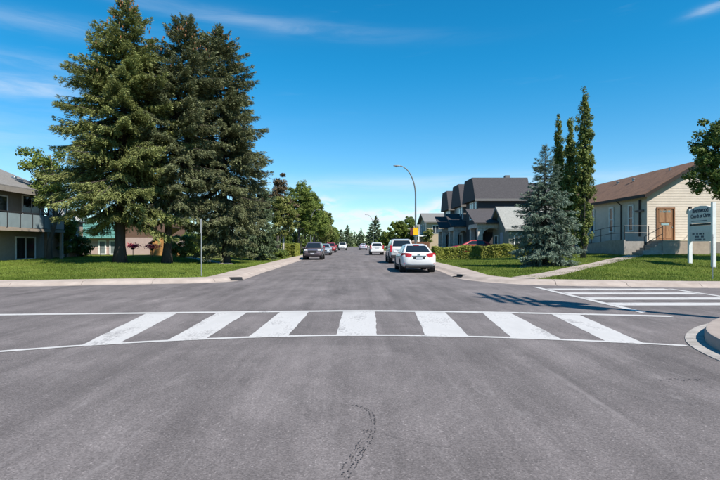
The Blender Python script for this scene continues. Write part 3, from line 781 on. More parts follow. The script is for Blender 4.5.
# far end of the street
k = 0
for lab, px, D, H, rad in (('dark conifer right behind the oncoming white van', 341, 170, 6.2, 1.7), ('tall dark conifer left of the far street end', 347.5, 190, 8.2, 1.9), ('dark conifer leftmost in the far tree line', 336, 150, 5.8, 1.6),
        ('slender conifer at the far end of the street above the white car', 361, 190, 7.2, 1.2), ('dark conifer right of the far street end', 371, 165, 8.0, 2.0), ('tallest dark conifer above the row of white cars', 376, 150, 9.6, 2.1),
        ('far conifer right of the street lamp pole', 431, 150, 9.5, 2.2), ('far conifer peeking between lamp pole and tan house', 424, 160, 7.5, 1.8)):
    zf = z_left if px < 352 else z_right
    x = (px-HX)*D/F
    spruce('conifer_tree', lab, (x, D, .1 if abs(x) < 6.3 else float(zf(x, D))), H, prof(rad), .3, M_FAR, 50+k, .16, (0,0), .36, 4, .42, .15, .55, group='far conifers'); k += 1
for lab, px, D, lob in (('round green tree left of the street lamp', 398, 100, [(0,0,3.9,2.0,2.0,2.0), (-1.9,0,2.7,1.3,1.3,1.4), (1.6,.4,3.0,1.5,1.4,1.7)]),
        ('tall green tree behind the street lamp pole', 409, 112, [(0,0,4.8,1.3,1.5,2.5), (1.4,0,3.4,1.3,1.4,1.8)]),
        ('small round tree over the white hatchback', 387, 118, [(0,0,2.6,1.5,1.5,1.6), (-1.4,.2,1.7,1.1,1.2,1.1)])):
    leafy('deciduous_tree', lab, PX(px, D, z_right), [(0,0,-.2), (0,0,1.6), (.1,0,3.2), (0,0,4.5)], .18, lob, M_LEAF_G if px != 409 else M_LEAF_D, 70+k, 130, 110, .14, .5); k += 1
def far_wood():
    rg = np.random.default_rng(5); n = 46000
    P = []
    for i in range(420):
        a = i/419; x = -260+520*a + rg.uniform(-2, 2)
        y = 236 + rg.uniform(0, 30) + 6*abs(math.sin(i))
        h = rg.uniform(3.6, 7.2)*(1 if rg.random() < .8 else 1.35); r_ = rg.uniform(1.6, 3.4)
        d = unit(rg.normal(0, 1, (110, 3))); P.append(np.array([x, y, h*.5]) + d*np.array([r_, r_, h*.52])*(rg.random((110,1))**.3))
    P = np.concatenate(P); N_ = len(P)
    nrm = unit(rg.normal(0, 1, (N_, 3))+np.array([0,-.3,.4])); a = unit(np.cross(nrm, rg.normal(0, 1, (N_, 3)))); b = np.cross(nrm, a)
    V, Q = rhombi(P, a*rg.uniform(.3, .8, (N_, 1)), b*rg.uniform(.25, .6, (N_, 1)))
    o = fast_mesh('distant_wood', V, Q, M_FAR, None, np.repeat(rg.random(N_), 4))
    tag(o, 'band of distant dark trees closing the end of the street', 'trees', kind='stuff')
far_wood()
# right block
spruce('blue_spruce', 'blue spruce with silvery branches on the lawn left of the church', PX(545, 28, z_right), 6.85, prof(2.05, [(0,.80),(.08,1.0),(.2,.98),(.4,.84),(.6,.60),(.75,.40),(.88,.21),(.96,.09),(1,.04)]), .22, M_SPR_BLUE, 41, .13, (0,0), .20, 8, .064, .10, 1.15, tips=.9, hang=.10)
def poplar(label, px, D, H, r_, seed, top_lean=0):
    lob = [(0,0,H*.22,r_*.75,r_*.75,H*.17), (0,0,H*.46,r_,r_,H*.22), (top_lean*.4,0,H*.68,r_*.72,r_*.72,H*.2), (top_lean*.8,0,H*.86,r_*.40,r_*.40,H*.12), (top_lean,0,H*.95,r_*.2,r_*.2,H*.05)]
    t = leafy('columnar_poplar', label, PX(px, D, z_right), [(0,0,-.2), (0,0,H*.3), (top_lean*.5,0,H*.6), (top_lean,0,H*.93)], .16, lob, M_LEAF_P, seed, int(220+H*20), 80, .058, .17, limbs=30, shell=.15, flat=2.0, group='columnar poplars beside the church')
poplar('tallest columnar poplar, closest to the church wall', 583, 34.5, 12.0, .88, 42, .15)
poplar('slim columnar poplar in the middle of the three', 570, 36, 10.3, .50, 43, .05)
poplar('columnar poplar nearest the blue spruce', 559, 37, 10.6, .52, 44, -.05)
hedge('clipped_hedge', 'long low clipped hedge behind the lawn left of the blue spruce', 6.9, 15.2, 42.0, 43.3, z_right, 1.05, M_LEAF_H, 45, 26000, .055)
leafy('deciduous_tree', 'leafy green tree at the right edge behind the church sign', (22.9, 30, float(z_right(22.9, 30))), [(0,0,-.2), (0,0,1.6), (.1,0,3.2), (0,.1,5.6)], .19,
      [(0,0,6.6,2.3,2.1,2.1), (-1.5,-.3,5.2,1.3,1.4,1.5), (.4,0,8.3,1.3,1.2,1.0), (1.6,.3,5.6,1.7,1.6,1.9), (-.6,-.6,4.3,1.1,1.1,.8)], M_LEAF_D, 46, 230, 150, .085, .40, limbs=26)

leafy('deciduous_tree', 'leafy tree just past the right edge shading the lawn by the church sign', (25.6, 27.3, float(z_right(25.6, 27.3))), [(0,0,-.2), (0,0,1.6), (.1,0,3.2), (0,.1,5.6)], .19,
      [(0,0,6.2,2.2,2.1,2.0), (-1.0,-.3,5.0,1.3,1.4,1.5), (1.2,.3,5.2,1.7,1.6,1.8)], M_LEAF_D, 47, 150, 120, .10, .45, limbs=20)

# ------------------------------------------------------------------ building helpers
def window(parent, c, u, n, w, h, fm, pm=None, fw=.08, mull=0, bars=0, name='window', depth=.06):
    """c: centre of the opening on the wall face, u: unit along wall, n: outward normal"""
    pm = pm or M_WGLASS
    c, u, n = Vector(c), Vector(u).normalized(), Vector(n).normalized(); up = Vector((0,0,1)); b = MB()
    for s in (-1, 1):
        b.obox(c+u*s*(w/2-fw/2)+n*depth*.5, u*fw/2, n*depth*.5, up*h/2)
        b.obox(c+up*s*(h/2-fw/2)+n*depth*.5, u*(w/2-fw-.001), n*depth*.5, up*fw/2)
    for k in range(mull): b.obox(c+u*((k+1)/(mull+1)-.5)*w+n*depth*.45, u*.025, n*depth*.4, up*(h/2-fw-.001))
    for k in range(bars): b.obox(c+up*((k+1)/(bars+1)-.5)*h+n*depth*.43, u*(w/2-fw-.001), n*depth*.38, up*.022)
    o = b.build(name, fm, parent)
    MB().obox(c+n*.012, u*(w/2-fw*.5), n*.01, up*(h/2-fw*.5)).build('pane', pm, o)
    return o
def gable_roof(parent, x0, x1, y0, y1, ze, zr, axis, m, over=.4, th=.16, name='roof'):
    """two slabs meeting at the ridge, eave height ze at the wall line"""
    slabs = []
    if axis == 'x':
        ym = (y0+y1)/2; k = (zr-ze)/(ym-y0)
        for sgn in (-1, 1):
            ye = (y0-over) if sgn < 0 else (y1+over); zo = ze-over*k
            P = [(x0-over, ye, zo), (x0-over, ym, zr), (x0-over, ym, zr+th), (x0-over, ye, zo+th)]
            slabs.append(MB().prism(P, (x1-x0+2*over, 0, 0)).build(name+'_slope', m, parent))
    else:
        xm = (x0+x1)/2; k = (zr-ze)/(xm-x0)
        for sgn in (-1, 1):
            xe = (x0-over) if sgn < 0 else (x1+over); zo = ze-over*k
            P = [(xe, y0-over, zo), (xm, y0-over, zr), (xm, y0-over, zr+th), (xe, y0-over, zo+th)]
            slabs.append(MB().prism(P, (0, y1-y0+2*over, 0)).build(name+'_slope', m, parent))
    return slabs
def gable_body(parent, x0, x1, y0, y1, z0, ze, zr, axis, m, name='wall'):
    if axis == 'x':
        ym = (y0+y1)/2; P = [(x0,y0,z0),(x0,y1,z0),(x0,y1,ze),(x0,ym,zr),(x0,y0,ze)]
        return MB().prism(P, (x1-x0,0,0)).build(name, m, parent)
    xm = (x0+x1)/2; P = [(x0,y0,z0),(x1,y0,z0),(x1,y0,ze),(xm,y0,zr),(x0,y0,ze)]
    return MB().prism(P, (0,y1-y0,0)).build(name, m, parent)
def rail(parent, pts, h, m, post_gap=1.2, mids=1, r=.022, name='rail'):
    pts = [Vector(p) for p in pts]
    for lv in range(mids+1):
        z = h*(1-lv/(mids+1.0))
        MB().tube([p+Vector((0,0,z)) for p in pts], r, 6).build(name, m, parent, smooth=True)
    for a, b in zip(pts[:-1], pts[1:]):
        n = max(1, int(round((b-a).length/post_gap)))
        for k in range(n): q = a+(b-a)*k/n; MB().tube([q, q+Vector((0,0,h))], r*1.1, 6).build('post', m, parent, smooth=True)
    MB().tube([pts[-1], pts[-1]+Vector((0,0,h))], r*1.1, 6).build('post', m, parent, smooth=True)

# ------------------------------------------------------------------ church
M_SIDING = mat('cream_siding', (.57, .51, .445), .75, .07, 4, .1, 40, dirt=(.49, .435, .375), dscale=1.1)
M_SHINGLE = mat('brown_shingles', (.175, .100, .066), .95, .30, 9, .6, 24, stretch=(1, 2.2, 1), dirt=(.12, .070, .050), dscale=1.6)
M_TRIM = mat('dark_brown_trim', (.030, .022, .019), .6, .1, 8)
M_DOOR = mat('brown_wood_door', (.215, .108, .058), .55, .25, 6, .2, 30, stretch=(3,3,.5))
M_DOORP = mat('pale_door_panel', (.29, .165, .092), .5, .25, 6, .2, 30, stretch=(3,3,.5))
M_STOOP = mat('stoop_concrete', (.33, .27, .22), .9, .15, 4, .3, 40)
M_FOUND = mat('foundation_grey', (.20, .185, .17), .9, .15, 3, .3, 40)
CX0, CX1, CY0, CY1 = 21.25, 28.6, 36.0, 54.0
CG, CE, CR, CF = .72, 5.15, 7.35, 1.68
ch = thing('church', 'cream clapboard church hall with brown gable roof and dark wall cross', 'church', (CX0, CY0, CG))
def cl(x, y, z): return (x-CX0, y-CY0, z-CG)
W, LN = CX1-CX0, CY1-CY0
gable_body(ch, .03, W-.03, .03, LN, .85, CE-CG-.05, CR-CG-.05, 'y', M_SIDING)
MB().box(0.0, W, 0.0, LN, -.6, .845).build('foundation', M_FOUND, ch)
xm = W/2; kk = (CR-CE)/xm
DX0, DX1, DZ0, DZ1 = .66, 2.0, CF-CG, CF-CG+2.42
bh = .185; z = .86; row = 0
def board(a, b_, z, h):
    return MB().prism([(a, 0.03, z), (a, 0.012, z), (a, .022, z+h), (a, .03, z+h)], (b_-a, 0, 0)).build('siding_board', M_SIDING, ch, fix=True)
while z < CR-CG-.25:
    zt = z+bh; half = W/2 if zt < CE-CG else max(0, W/2-(zt-(CE-CG))/kk)
    a, b_ = xm-half, xm+half
    if zt > DZ0 and z < DZ1: segs = [(a, DX0), (DX1, b_)]
    else: segs = [(a, b_)]
    for s0, s1 in segs:
        if s1-s0 > .1: board(s0, s1, z, bh-.002)
    z += bh
z = .86
while z < CE-CG-.2:      # side wall boards, the wall faces the street
    MB().prism([(.03, 0.05, z), (.004, .05, z), (.022, .05, z+bh-.002), (.03, .05, z+bh-.002)], (0, LN-.1, 0)).build('siding_board', M_SIDING, ch); z += bh
MB().box(-.03, .035, -.03, .035, .846, CE-CG-.02).build('corner_board', M_SIDING, ch)
gable_roof(ch, 0, W, 0, LN, CE-CG, CR-CG, 'y', M_SHINGLE, .42, .13)
for sgn in (-1, 1):      # rake boards and eave fascia
    e = xm+sgn*(W/2+.42); ez = CE-CG-.42*kk
    MB().prism([(e, -.45, ez-.16), (xm, -.45, CR-CG-.16), (xm, -.45, CR-CG+.10), (e, -.45, ez+.10)], (0, .028, 0)).build('rake_board', M_TRIM, ch)
    MB().box(e-.03 if sgn < 0 else e, e if sgn < 0 else e+.03, -.42, LN+.42, ez-.10, ez+.1).build('fascia', M_TRIM, ch)
    MB().tube([(e-.07*-sgn*-1, -.40, ez+.02), (e-.07*-sgn*-1, LN, ez+.02)], .055, 8).build('gutter', M_TRIM, ch, smooth=True)
MB().tube([(-.46, 3.4, CE-CG-.3), (-.06, 3.4, CE-CG-.62), (-.06, 3.4, .25)], .045, 8).build('downspout', M_TRIM, ch, smooth=True)
for yy in (2.05, 4.9, 8.1, 12.0):
    window(ch, (0, yy, 2.72), (0,1,0), (-1,0,0), .72, 2.05, M_WHITEPAINT, None, .10, 0, 1, depth=.07)
# wall cross on the street side near the corner
c_ = MB(); c_.box(-.12, -.03, .80, .92, 1.3, 4.0); c_.box(-.122, -.032, .36, 1.36, 3.12, 3.24)
c_.build('cross', M_BLACKMETAL, ch)
# entrance door
d_ = MB(); d_.box(DX0+.10, DX1-.10, .02, .05, DZ0, DZ1-.1); dr = d_.build('door', M_DOOR, ch)
fr = MB(); fr.box(DX0, DX0+.10, -.03, .05, DZ0, DZ1); fr.box(DX1-.10, DX1, -.03, .05, DZ0, DZ1); fr.box(DX0+.101, DX1-.101, -.028, .05, DZ1-.10, DZ1)
fr.build('door_frame', M_DOOR, ch)
for r_ in range(2):
    for q in range(2):
        x = DX0+.2+q*.5; zz = DZ0+.18+r_*1.16
        MB().box(x, x+.40, .005, .019, zz, zz+.95).build('door_panel', M_DOORP, dr, bevel=.012)
MB().box(DX0+.36, DX1-.42, .0, .018, DZ0+1.14, DZ0+1.27).build('push_plate', M_CHROME, dr)
MB().tube([(DX1-.2, -.03, DZ0+1.0), (DX1-.2, .02, DZ0+1.0)], .03, 8).build('knob', M_CHROME, dr)
tx = MB()
for q in range(7): tx.box(DX0+.25+q*.115, DX0+.25+q*.115+.075, .003, .019, DZ1-.36, DZ1-.22)
tx.build('transom_light', M_CHROME, dr)
MB().box(3.0, 3.12, -.16, .02, 3.2, 3.42).build('porch_lamp', M_TRIM, ch)
MB().lathe([(.09, 0), (.09, .18), (.15, .2), (.15, .26)], 10, (xm-1.3, 6.0, CR-CG-.62)).build('roof_vent', M_GALV, ch, smooth=True)
MB().lathe([(.07, 0), (.07, .35)], 10, (xm-.6, 2.2, CR-CG-.42)).build('roof_vent', M_GALV, ch, smooth=True)
MB().lathe([(.09, 0), (.09, .15), (.15, .17), (.15, .22)], 10, (xm-1.0, 9.0, CR-CG-.5)).build('roof_vent', M_GALV, ch, smooth=True)

st = thing('church_stoop', 'concrete entrance stoop with steps before the church door', 'steps', (CX0, CY0, CG))
MB().box(.15, 3.4, -1.55, -.005, -.5, CF-CG).build('landing', M_STOOP, st, bevel=.02)
MB().box(.13, 3.42, -1.57, -.004, CF-CG+.002, CF-CG+.045).build('landing_edge', mat('pale_concrete', (.50, .43, .30), .85, .12, 4), st)
for k in range(5):
    MB().box(-.13-.27*k, .148-.27*k, -1.5, -.2, -.5, CF-CG-.16*(k+1)).build('step', M_STOOP, st, bevel=.012)
MB().box(-1.25, .14, -1.66, -1.51, -.5, .30).build('cheek_wall', M_CONC2, st)
rp = thing('church_ramp', 'concrete access ramp rising along the shaded church wall', 'ramp', (CX0, CY0, CG))
MB().prism([(-1.5, .1, -.5), (-1.5, .1, .95), (-1.5, 2.0, .92), (-1.5, 11.5, .18), (-1.5, 11.5, -.5)], (1.44, 0, 0)).build('slab', M_CONC2, rp)
MB().prism([(-1.62, .1, -.5), (-1.62, .1, 1.05), (-1.62, 2.0, 1.02), (-1.62, 11.5, .28), (-1.62, 11.5, -.5)], (.118, 0, 0)).build('side_kerb', M_CONC2, rp)
hr = thing('handrail', 'black pipe handrail around the church ramp and steps', 'handrail', (CX0, CY0, CG))
rail(hr, [(-1.56, 11.3, .28), (-1.56, 2.0, 1.02), (-1.56, .12, 1.05)], 1.02, M_BLACKMETAL, 1.5, 1)
rail(hr, [(.12, -1.62, CF-CG), (-1.15, -1.62, .24)], 1.0, M_BLACKMETAL, 1.4, 1)
rail(hr, [(-1.56, .1, 1.05), (.10, -.02, 1.05)], 1.0, M_BLACKMETAL, 1.6, 1)
hr2 = thing('handrail', 'grey pipe handrail right of the church door on the stoop', 'handrail', (CX0, CY0, CG))
rail(hr2, [(2.35, -1.4, CF-CG+.05), (3.0, -.9, CF-CG+.05), (3.35, -.2, CF-CG+.05)], .95, M_GALV, 1.0, 1, .02)

# garden path from the kerb to the church steps
pth = setting('path')
A = [(6.75, 19.75), (9.2, 22.6), (11.7, 25.5), (14.1, 28.2), (16.6, 30.9), (18.4, 33.0), (19.7, 34.7)]
A = arc_resample(smooth_path(A, 2), 1.25); nn = path_normals(A, 1)
for i in range(len(A)-1):
    rings = []
    for t in (.012, .5, .988):
        p = A[i]+(A[i+1]-A[i])*t; q = nn[i]*(1-t)+nn[i+1]*t
        zz = float(z_right(*p))
        rings.append([(p[0]-q[0]*.50, p[1]-q[1]*.50, zz-.1), (p[0]+q[0]*.50, p[1]+q[1]*.50, zz-.1), (p[0]+q[0]*.48, p[1]+q[1]*.48, zz+.035), (p[0]-q[0]*.48, p[1]-q[1]*.48, zz+.035)])
    MB().loft(rings).build('concrete_slab', M_CONC, pth)

# ------------------------------------------------------------------ church sign
M_SIGNB = mat('sign_board_white', (.62, .62, .60), .5, .06, 4)
M_SIGNT = mat('sign_letter_navy', (.02, .035, .07), .6, .05, 5)
pL, pR = Vector((18.59, 27.5, 0)), Vector((18.22, 25.2, 0)); ud = (pR-pL).normalized()
zg = float(z_right(18.4, 26.3))
sg = thing('church_sign', 'two panel blue grey church sign on white posts standing on the lawn', 'sign', ((pL.x+pR.x)/2, (pL.y+pR.y)/2, zg), math.atan2(ud.y, ud.x))
hw = (pR-pL).length/2
for s in (-1, 1): MB().box(s*hw-.085, s*hw+.085, -.085, .085, -.4, 3.24 if s > 0 else 3.05).build('post', M_WHITEPAINT, sg, bevel=.01)
bw = hw-.088
up_ = MB().prism([(-bw, -.04, 2.22), (bw, -.04, 2.22), (bw, -.04, 2.98), (bw*.5, -.04, 3.10), (0, -.04, 3.14), (-bw*.5, -.04, 3.10), (-bw, -.04, 2.98)], (0, .08, 0)).build('name_panel', M_SIGNB, sg)
MB().box(-bw, bw, -.055, .055, 2.10, 2.20).build('crossbar', mat('sign_dark_bar', (.03, .045, .045), .6), sg)
MB().box(-bw, bw, -.04, .04, 1.78, 2.09).build('header_panel', M_SIGNB, sg)
lo_ = MB().box(-bw, bw, -.05, .05, 1.26, 1.775).build('message_panel', mat('sign_message_board', (.56, .57, .56), .4, .05, 4), sg)
def text(s, size, x, z, y, parent, m, name='lettering', ext=.004):
    cu = bpy.data.curves.new('t', 'FONT'); cu.body = s; cu.size = size; cu.align_x = 'CENTER'; cu.align_y = 'CENTER'; cu.extrude = ext; cu.resolution_u = 3; cu.offset = size*.018
    ob = bpy.data.objects.new('t', cu); COL.objects.link(ob)
    me = bpy.data.meshes.new_from_object(ob.evaluated_get(bpy.context.evaluated_depsgraph_get()))
    bpy.data.objects.remove(ob)
    me.transform(Matrix.Translation((x, y, z)) @ Matrix.Rotation(math.radians(90), 4, 'X'))
    me.materials.clear(); me.materials.append(m)
    o = bpy.data.objects.new(name, me); COL.objects.link(o); o.parent = parent; return o
text('Brentwood', .35, -.02, 2.90, -.046, up_, M_SIGNT)
text('Church of Christ', .285, .0, 2.60, -.046, up_, M_SIGNT)
MB().box(-bw*.86, bw*.6, -.046, -.0405, 2.33, 2.36).build('underline', M_SIGNT, up_)
lt = random.Random(5)
for r_, (zc, n, x0) in enumerate(((1.66, 13, -.8), (1.51, 11, -.62), (1.36, 12, -.66))):     # rows of changeable letters, too small to read
    ms = MB(); x = x0
    for q in range(n):
        w_ = lt.uniform(.045, .085)
        if lt.random() < .82: ms.box(x, x+w_, -.056, -.0505, zc-.045, zc+.045)
        x += w_+lt.uniform(.02, .045)
    ms.build('letter_row', M_SIGNT, lo_)

def sign_post(label, x, y, zf, h, plates, rz=0):
    z = float(zf(x, y)); t = thing('sign_post', label, 'sign post', (x, y, z), rz)
    MB().box(-.021, .021, -.018, .018, -.3, h).build('post', M_GALV, t)
    for (w, hh, zc, m, th, yo) in plates:
        MB().box(-w/2, w/2, yo-th/2, yo+th/2, zc-hh/2, zc+hh/2).build('sign_plate', m, t, bevel=.004)
    for zc in (h-.12, h-.42): MB().tube([(0,-.032,zc),(0,.03,zc)], .012, 6).build('bolt', M_GALV, t)
M_SIGNBACK = mat('sign_back_aluminium', (.45, .46, .46), .45, .08, 6, metal=.5)
x, y = G(714.5, 279.0, .12); sign_post('thin steel sign post at the kerb in front of the church sign', x, y+.1, z_right, 1.75, [(.30, .45, 1.5, M_SIGNBACK, .006, .025)], math.radians(58))
x, y = G(201.5, 275.5, .14); sign_post('thin steel post with edge on sign at the left corner lawn', x, y, z_left, 2.45, [(.45, .60, 2.12, M_SIGNBACK, .006, .025)], math.radians(101))

# ------------------------------------------------------------------ street lamps
def street_lamp(label, x, y, zb, H, arm, plate=None):
    t = thing('street_lamp', label, 'street lamp', (x, y, zb))
    MB().lathe([(.17,-.2), (.17,.12), (.10,.16), (.095,.5), (.085,3), (.075,H*.66)], 12).build('pole', M_POLE, t, smooth=True)
    pts = []
    for k in range(13):
        a = k/12*math.radians(86); r_ = abs(arm)
        pts.append((math.copysign(r_*(1-math.cos(a)), arm), 0, H*.66+(H*.34-.05)*math.sin(a)))
    am = MB().tube(pts, [.075-.0025*k for k in range(13)], 10).build('arm', M_POLE, t, smooth=True)
    e = Vector(pts[-1]); s = math.copysign(1, arm)
    rings = []
    for xx, w, h in ((-.05,.05,.04), (.1,.12,.06), (.35,.15,.07), (.6,.12,.05), (.68,.04,.02)):
        rings.append([(e.x+s*xx, w*math.cos(a), e.z-.0+h*math.sin(a)) for a in [2*math.pi*j/10 for j in range(10)]])
    hd = MB().loft(rings).build('lamp_head', M_GALV, t, smooth=True)
    MB().lathe([(.10, -.05), (.08, -.10), (.03, -.13)], 10, (e.x+s*.36, 0, e.z-.02)).build('lens', M_CLEAR_LENS, hd, smooth=True)
    MB().box(-.05, .05, -.105, -.085, .35, .6).build('hand_hole_cover', M_GALV, t)
    if plate:
        MB().box(-.26, .26, -.125, -.105, plate-.38, plate+.38).build('yellow_sign', mat('yellow_sign', (.75, .44, .01), .5, .05, 6), t, bevel=.02)
        MB().box(-.56, -.30, -.12, -.108, plate-.40, plate+.34).build('side_sign', mat('maroon_sign', (.10, .02, .02), .5, .1, 6), t)
    return t
street_lamp('tall curved street lamp with yellow sign behind the white sedan', 6.55, 51.5, .12, 9.45, -1.75, 2.62)
street_lamp('straight street lamp pole standing under the left trees', -5.95, 72, .12, 6.3, .9)
street_lamp('small distant street lamp over the far white cars', 5.95, 140, .12, 9.5, -1.8)

# utility pole behind the camera's right, it throws the barred shadow on the crossing
up = thing('utility_pole', 'wooden utility pole with stacked crossarms on the near right corner', 'utility pole', (10.45, 6.95, .16))
M_WOODP = mat('pole_wood', (.13, .10, .075), .9, .25, 4, .4, 20, stretch=(3,3,.4))
MB().tube([(0,0,-.5), (0,0,5), (0,0,11.7)], [.17, .15, .11], 12).build('pole', M_WOODP, up, smooth=True)
for k, (zc, ln) in enumerate(((11.4, 2.5), (10.85, 2.6), (10.3, 2.5), (9.75, 2.2))):
    MB().box(.115, .24, -ln/2, ln/2, zc-.07, zc+.07).build('crossarm', M_WOODP, up)
    for q in (-.92, -.45, .45, .92):
        MB().lathe([(.03,0),(.055,.03),(.05,.1),(.065,.12),(.03,.18)], 8, (.18, q*ln/2, zc+.07)).build('insulator', M_CLEAR_LENS, up, smooth=True)
for q in (-.5, .5):
    tk = MB().lathe([(.22,8.1),(.26,8.15),(.26,9.0),(.22,9.08),(.1,9.12)], 14, (.05, q*.95, 0)).build('transformer', M_GALV, up, smooth=True)

# ------------------------------------------------------------------ left houses
M_TAN = mat('tan_stucco', (.29, .245, .205), .9, .10, 5, .3, 60)  # tan darkened to carry the spruce shade over the left house
M_GREYROOF = mat('grey_shingles', (.17, .165, .16), .95, .25, 9, .5, 24)
M_PINK = mat('pink_stucco', (.43, .33, .30), .9, .08, 5, .3, 60)
M_TEAL = mat('teal_metal_roof', (.105, .255, .225), .5, .10, 3, spec=.4)
M_TEALD = mat('teal_metal_seam', (.06, .20, .17), .5, .10, 3, spec=.4)
M_DKWIN = mat('dark_window', (.02, .022, .025), .1, .2, 2, spec=.6)
M_PANEL = mat('balcony_panel', (.20, .25, .27), .4, .12, 2, spec=.5)  # panel colour dimmed for the tree shade on the balcony
M_ORANGE = mat('orange_cedar', (.48, .25, .085), .75, .18, 4, .2, 30, stretch=(1,1,.4))
LX = -21.3
lh = thing('split_level_house', 'tan stucco two storey house with grey roof and balcony at left edge', 'house', (LX, 22, .3))
gable_body(lh, -9, 0, 0, 12.6, -.8, 4.75, 6.6, 'y', M_TAN)
gable_roof(lh, -9, 0, 0, 12.6, 4.80, 6.65, 'y', M_GREYROOF, .75, .2)
MB().box(.72, .755, -.75, 13.35, 4.32, 4.62).build('fascia', mat('shaded_fascia', (.24, .22, .20), .7), lh)  # fascia colour darkened too, tree shade put into the paint
window(lh, (0, 11.2, 3.35), (0,-1,0), (1,0,0), 1.9, 2.0, M_WHITEPAINT, M_DKWIN, .07, 1)
window(lh, (0, 8.0, 3.4), (0,-1,0), (1,0,0), 1.8, 1.5, M_WHITEPAINT, M_DKWIN, .07, 1)
window(lh, (0, 10.6, .9), (0,-1,0), (1,0,0), 2.0, 1.5, M_WHITEPAINT, M_DKWIN, .08, 1)
window(lh, (0, 7.2, .9), (0,-1,0), (1,0,0), 1.6, 1.3, M_WHITEPAINT, M_DKWIN, .08, 1)
bl = MB().box(.01, 1.5, 5.6, 12.5, 1.95, 2.12).build('balcony', M_TAN, lh)
for k in range(6): MB().box(1.44, 1.47, 5.65+k*1.14, 5.65+k*1.14+1.08, 2.16, 2.98).build('balcony_panel', M_PANEL, bl)
for k in range(7): MB().box(1.42, 1.49, 5.60+k*1.14, 5.645+k*1.14, 2.12, 3.04).build('balcony_post', M_DARKPLASTIC, bl)
MB().box(1.41, 1.50, 5.6, 12.5, 3.045, 3.09).build('balcony_rail', M_DARKPLASTIC, bl)
MB().box(1.3, 1.45, 12.2, 12.4, -.6, 1.945).build('balcony_support', M_TAN, bl)
window(lh, (-4, 0, 3.3), (1,0,0), (0,-1,0), 2, 1.4, M_WHITEPAINT, M_DKWIN, .07, 1)
MB().lathe([(.1,0),(.1,.4),(.16,.42),(.16,.5)], 8, (-1.4, 11.6, 5.2)).build('roof_vent', M_WHITEPAINT, lh)
an = thing('house_annex', 'single storey tan annex with dark deck railing behind the leaning trunk', 'annex', (LX, 34.7, .3))
MB().box(-8, .15, 0, 4.6, -.8, 2.75).build('wall', M_TAN, an)
MB().box(-8.1, .3, -.0, 4.75, 2.755, 2.92).build('deck', M_DARKPLASTIC, an)
for k in range(4): MB().box(.12, .16, .15+k*1.1, 1.15+k*1.1, 2.98, 3.72).build('deck_panel', M_WHITEPAINT, an)
for k in range(5): MB().box(.10, .18, .09+k*1.1, .14+k*1.1, 2.92, 3.8).build('deck_post', M_DARKPLASTIC, an)
MB().box(.09, .19, .09, 4.54, 3.805, 3.85).build('deck_rail', M_DARKPLASTIC, an)
window(an, (.15, 3.3, 1.3), (0,-1,0), (1,0,0), .9, 1.2, M_WHITEPAINT, M_DKWIN, .07, 0)
fb = thing('flower_bed', 'white flowering plants at the foot of the left house', 'flowers', PX(8, 33, z_left))
rg = np.random.default_rng(8); n = 700; P = np.c_[rg.normal(0,.45,n), rg.normal(0,.25,n), np.abs(rg.normal(.15,.14,n))]
nr = unit(rg.normal(0,1,(n,3))); a = unit(np.cross(nr, rg.normal(0,1,(n,3)))); b_ = np.cross(nr, a)
V, Q = rhombi(P, a*.04, b_*.03); fast_mesh('blossoms', V[:1600], Q[:400], M_WHITEPAINT, fb)['kind'] = 'stuff'
fast_mesh('leaves', V[1600:]*np.array([1,1,.8]), Q[:300], M_LEAF_G, fb, np.full(1200, .5))['kind'] = 'stuff'

PY = 46.0
ph = thing('pink_house', 'low pink stucco house with teal metal roof behind the spruces', 'house', ((66-HX)*PY/F, PY, .35))
x_of = lambda px: (px-66)*PY/F
MB().box(0, x_of(160), 0, 7, -.6, 1.70).build('wall', M_PINK, ph)
for k in range(4):
    z0, z1, y0, y1 = 1.66+k*.36, 1.66+(k+1)*.36, -.45+k*.13, -.45+(k+1)*.13
    MB().prism([(-.3, y0, z0), (-.3, y0+.06, z0), (-.3, y1+.06, z1-.02), (-.3, y1, z1-.02)], (x_of(124)+.3, 0, 0)).build('roof_panel', M_TEAL, ph)
    MB().box(-.31, x_of(124)+.01, y0-.02, y0+.02, z0-.03, z0+.02).build('roof_seam', M_TEALD, ph)
MB().box(-.3, x_of(124), .13, 7.2, 3.0, 3.1).build('roof_deck', M_TEALD, ph)
for px in (102.5, 113.5):
    window(ph, (x_of(px), 0, .78), (1,0,0), (0,-1,0), .72, 1.35, M_WHITEPAINT, mat('pale_curtain_glass', (.16,.19,.19), .15, .25, 3, spec=.5), .12, 0)
MB().box(x_of(124), x_of(160), -.0, 7, 1.705, 3.3).build('upper_wall', mat('shaded_wall_brown', (.14, .085, .06), .85, .15, 4, .2, 30, stretch=(1,1,6)), ph)  # dark brown colour stands in for tree shade on the upper wall
og = thing('cedar_shed', 'orange cedar boarded shed seen between the spruce trunks', 'shed', ((150-HX)*44/F, 44, .42))
for k in range(9):
    MB().box(k*.21, k*.21+.2, 0, .04, -.3, 1.0+.21*k*.72).build('cedar_board', M_ORANGE, og)
MB().box(0, 1.9, .045, 2.2, -.3, .95).build('shed_body', M_ORANGE, og)
MB().prism([(-.1, -.12, 1.02), (1.95, -.12, 2.44), (1.95, -.12, 2.54), (-.1, -.12, 1.12)], (0, 2.4, 0)).build('roof', M_TRIM, og)
M_REDFL = leaf_mat('red_flower', (.60, .02, .07), (.85, .08, .16), .2)
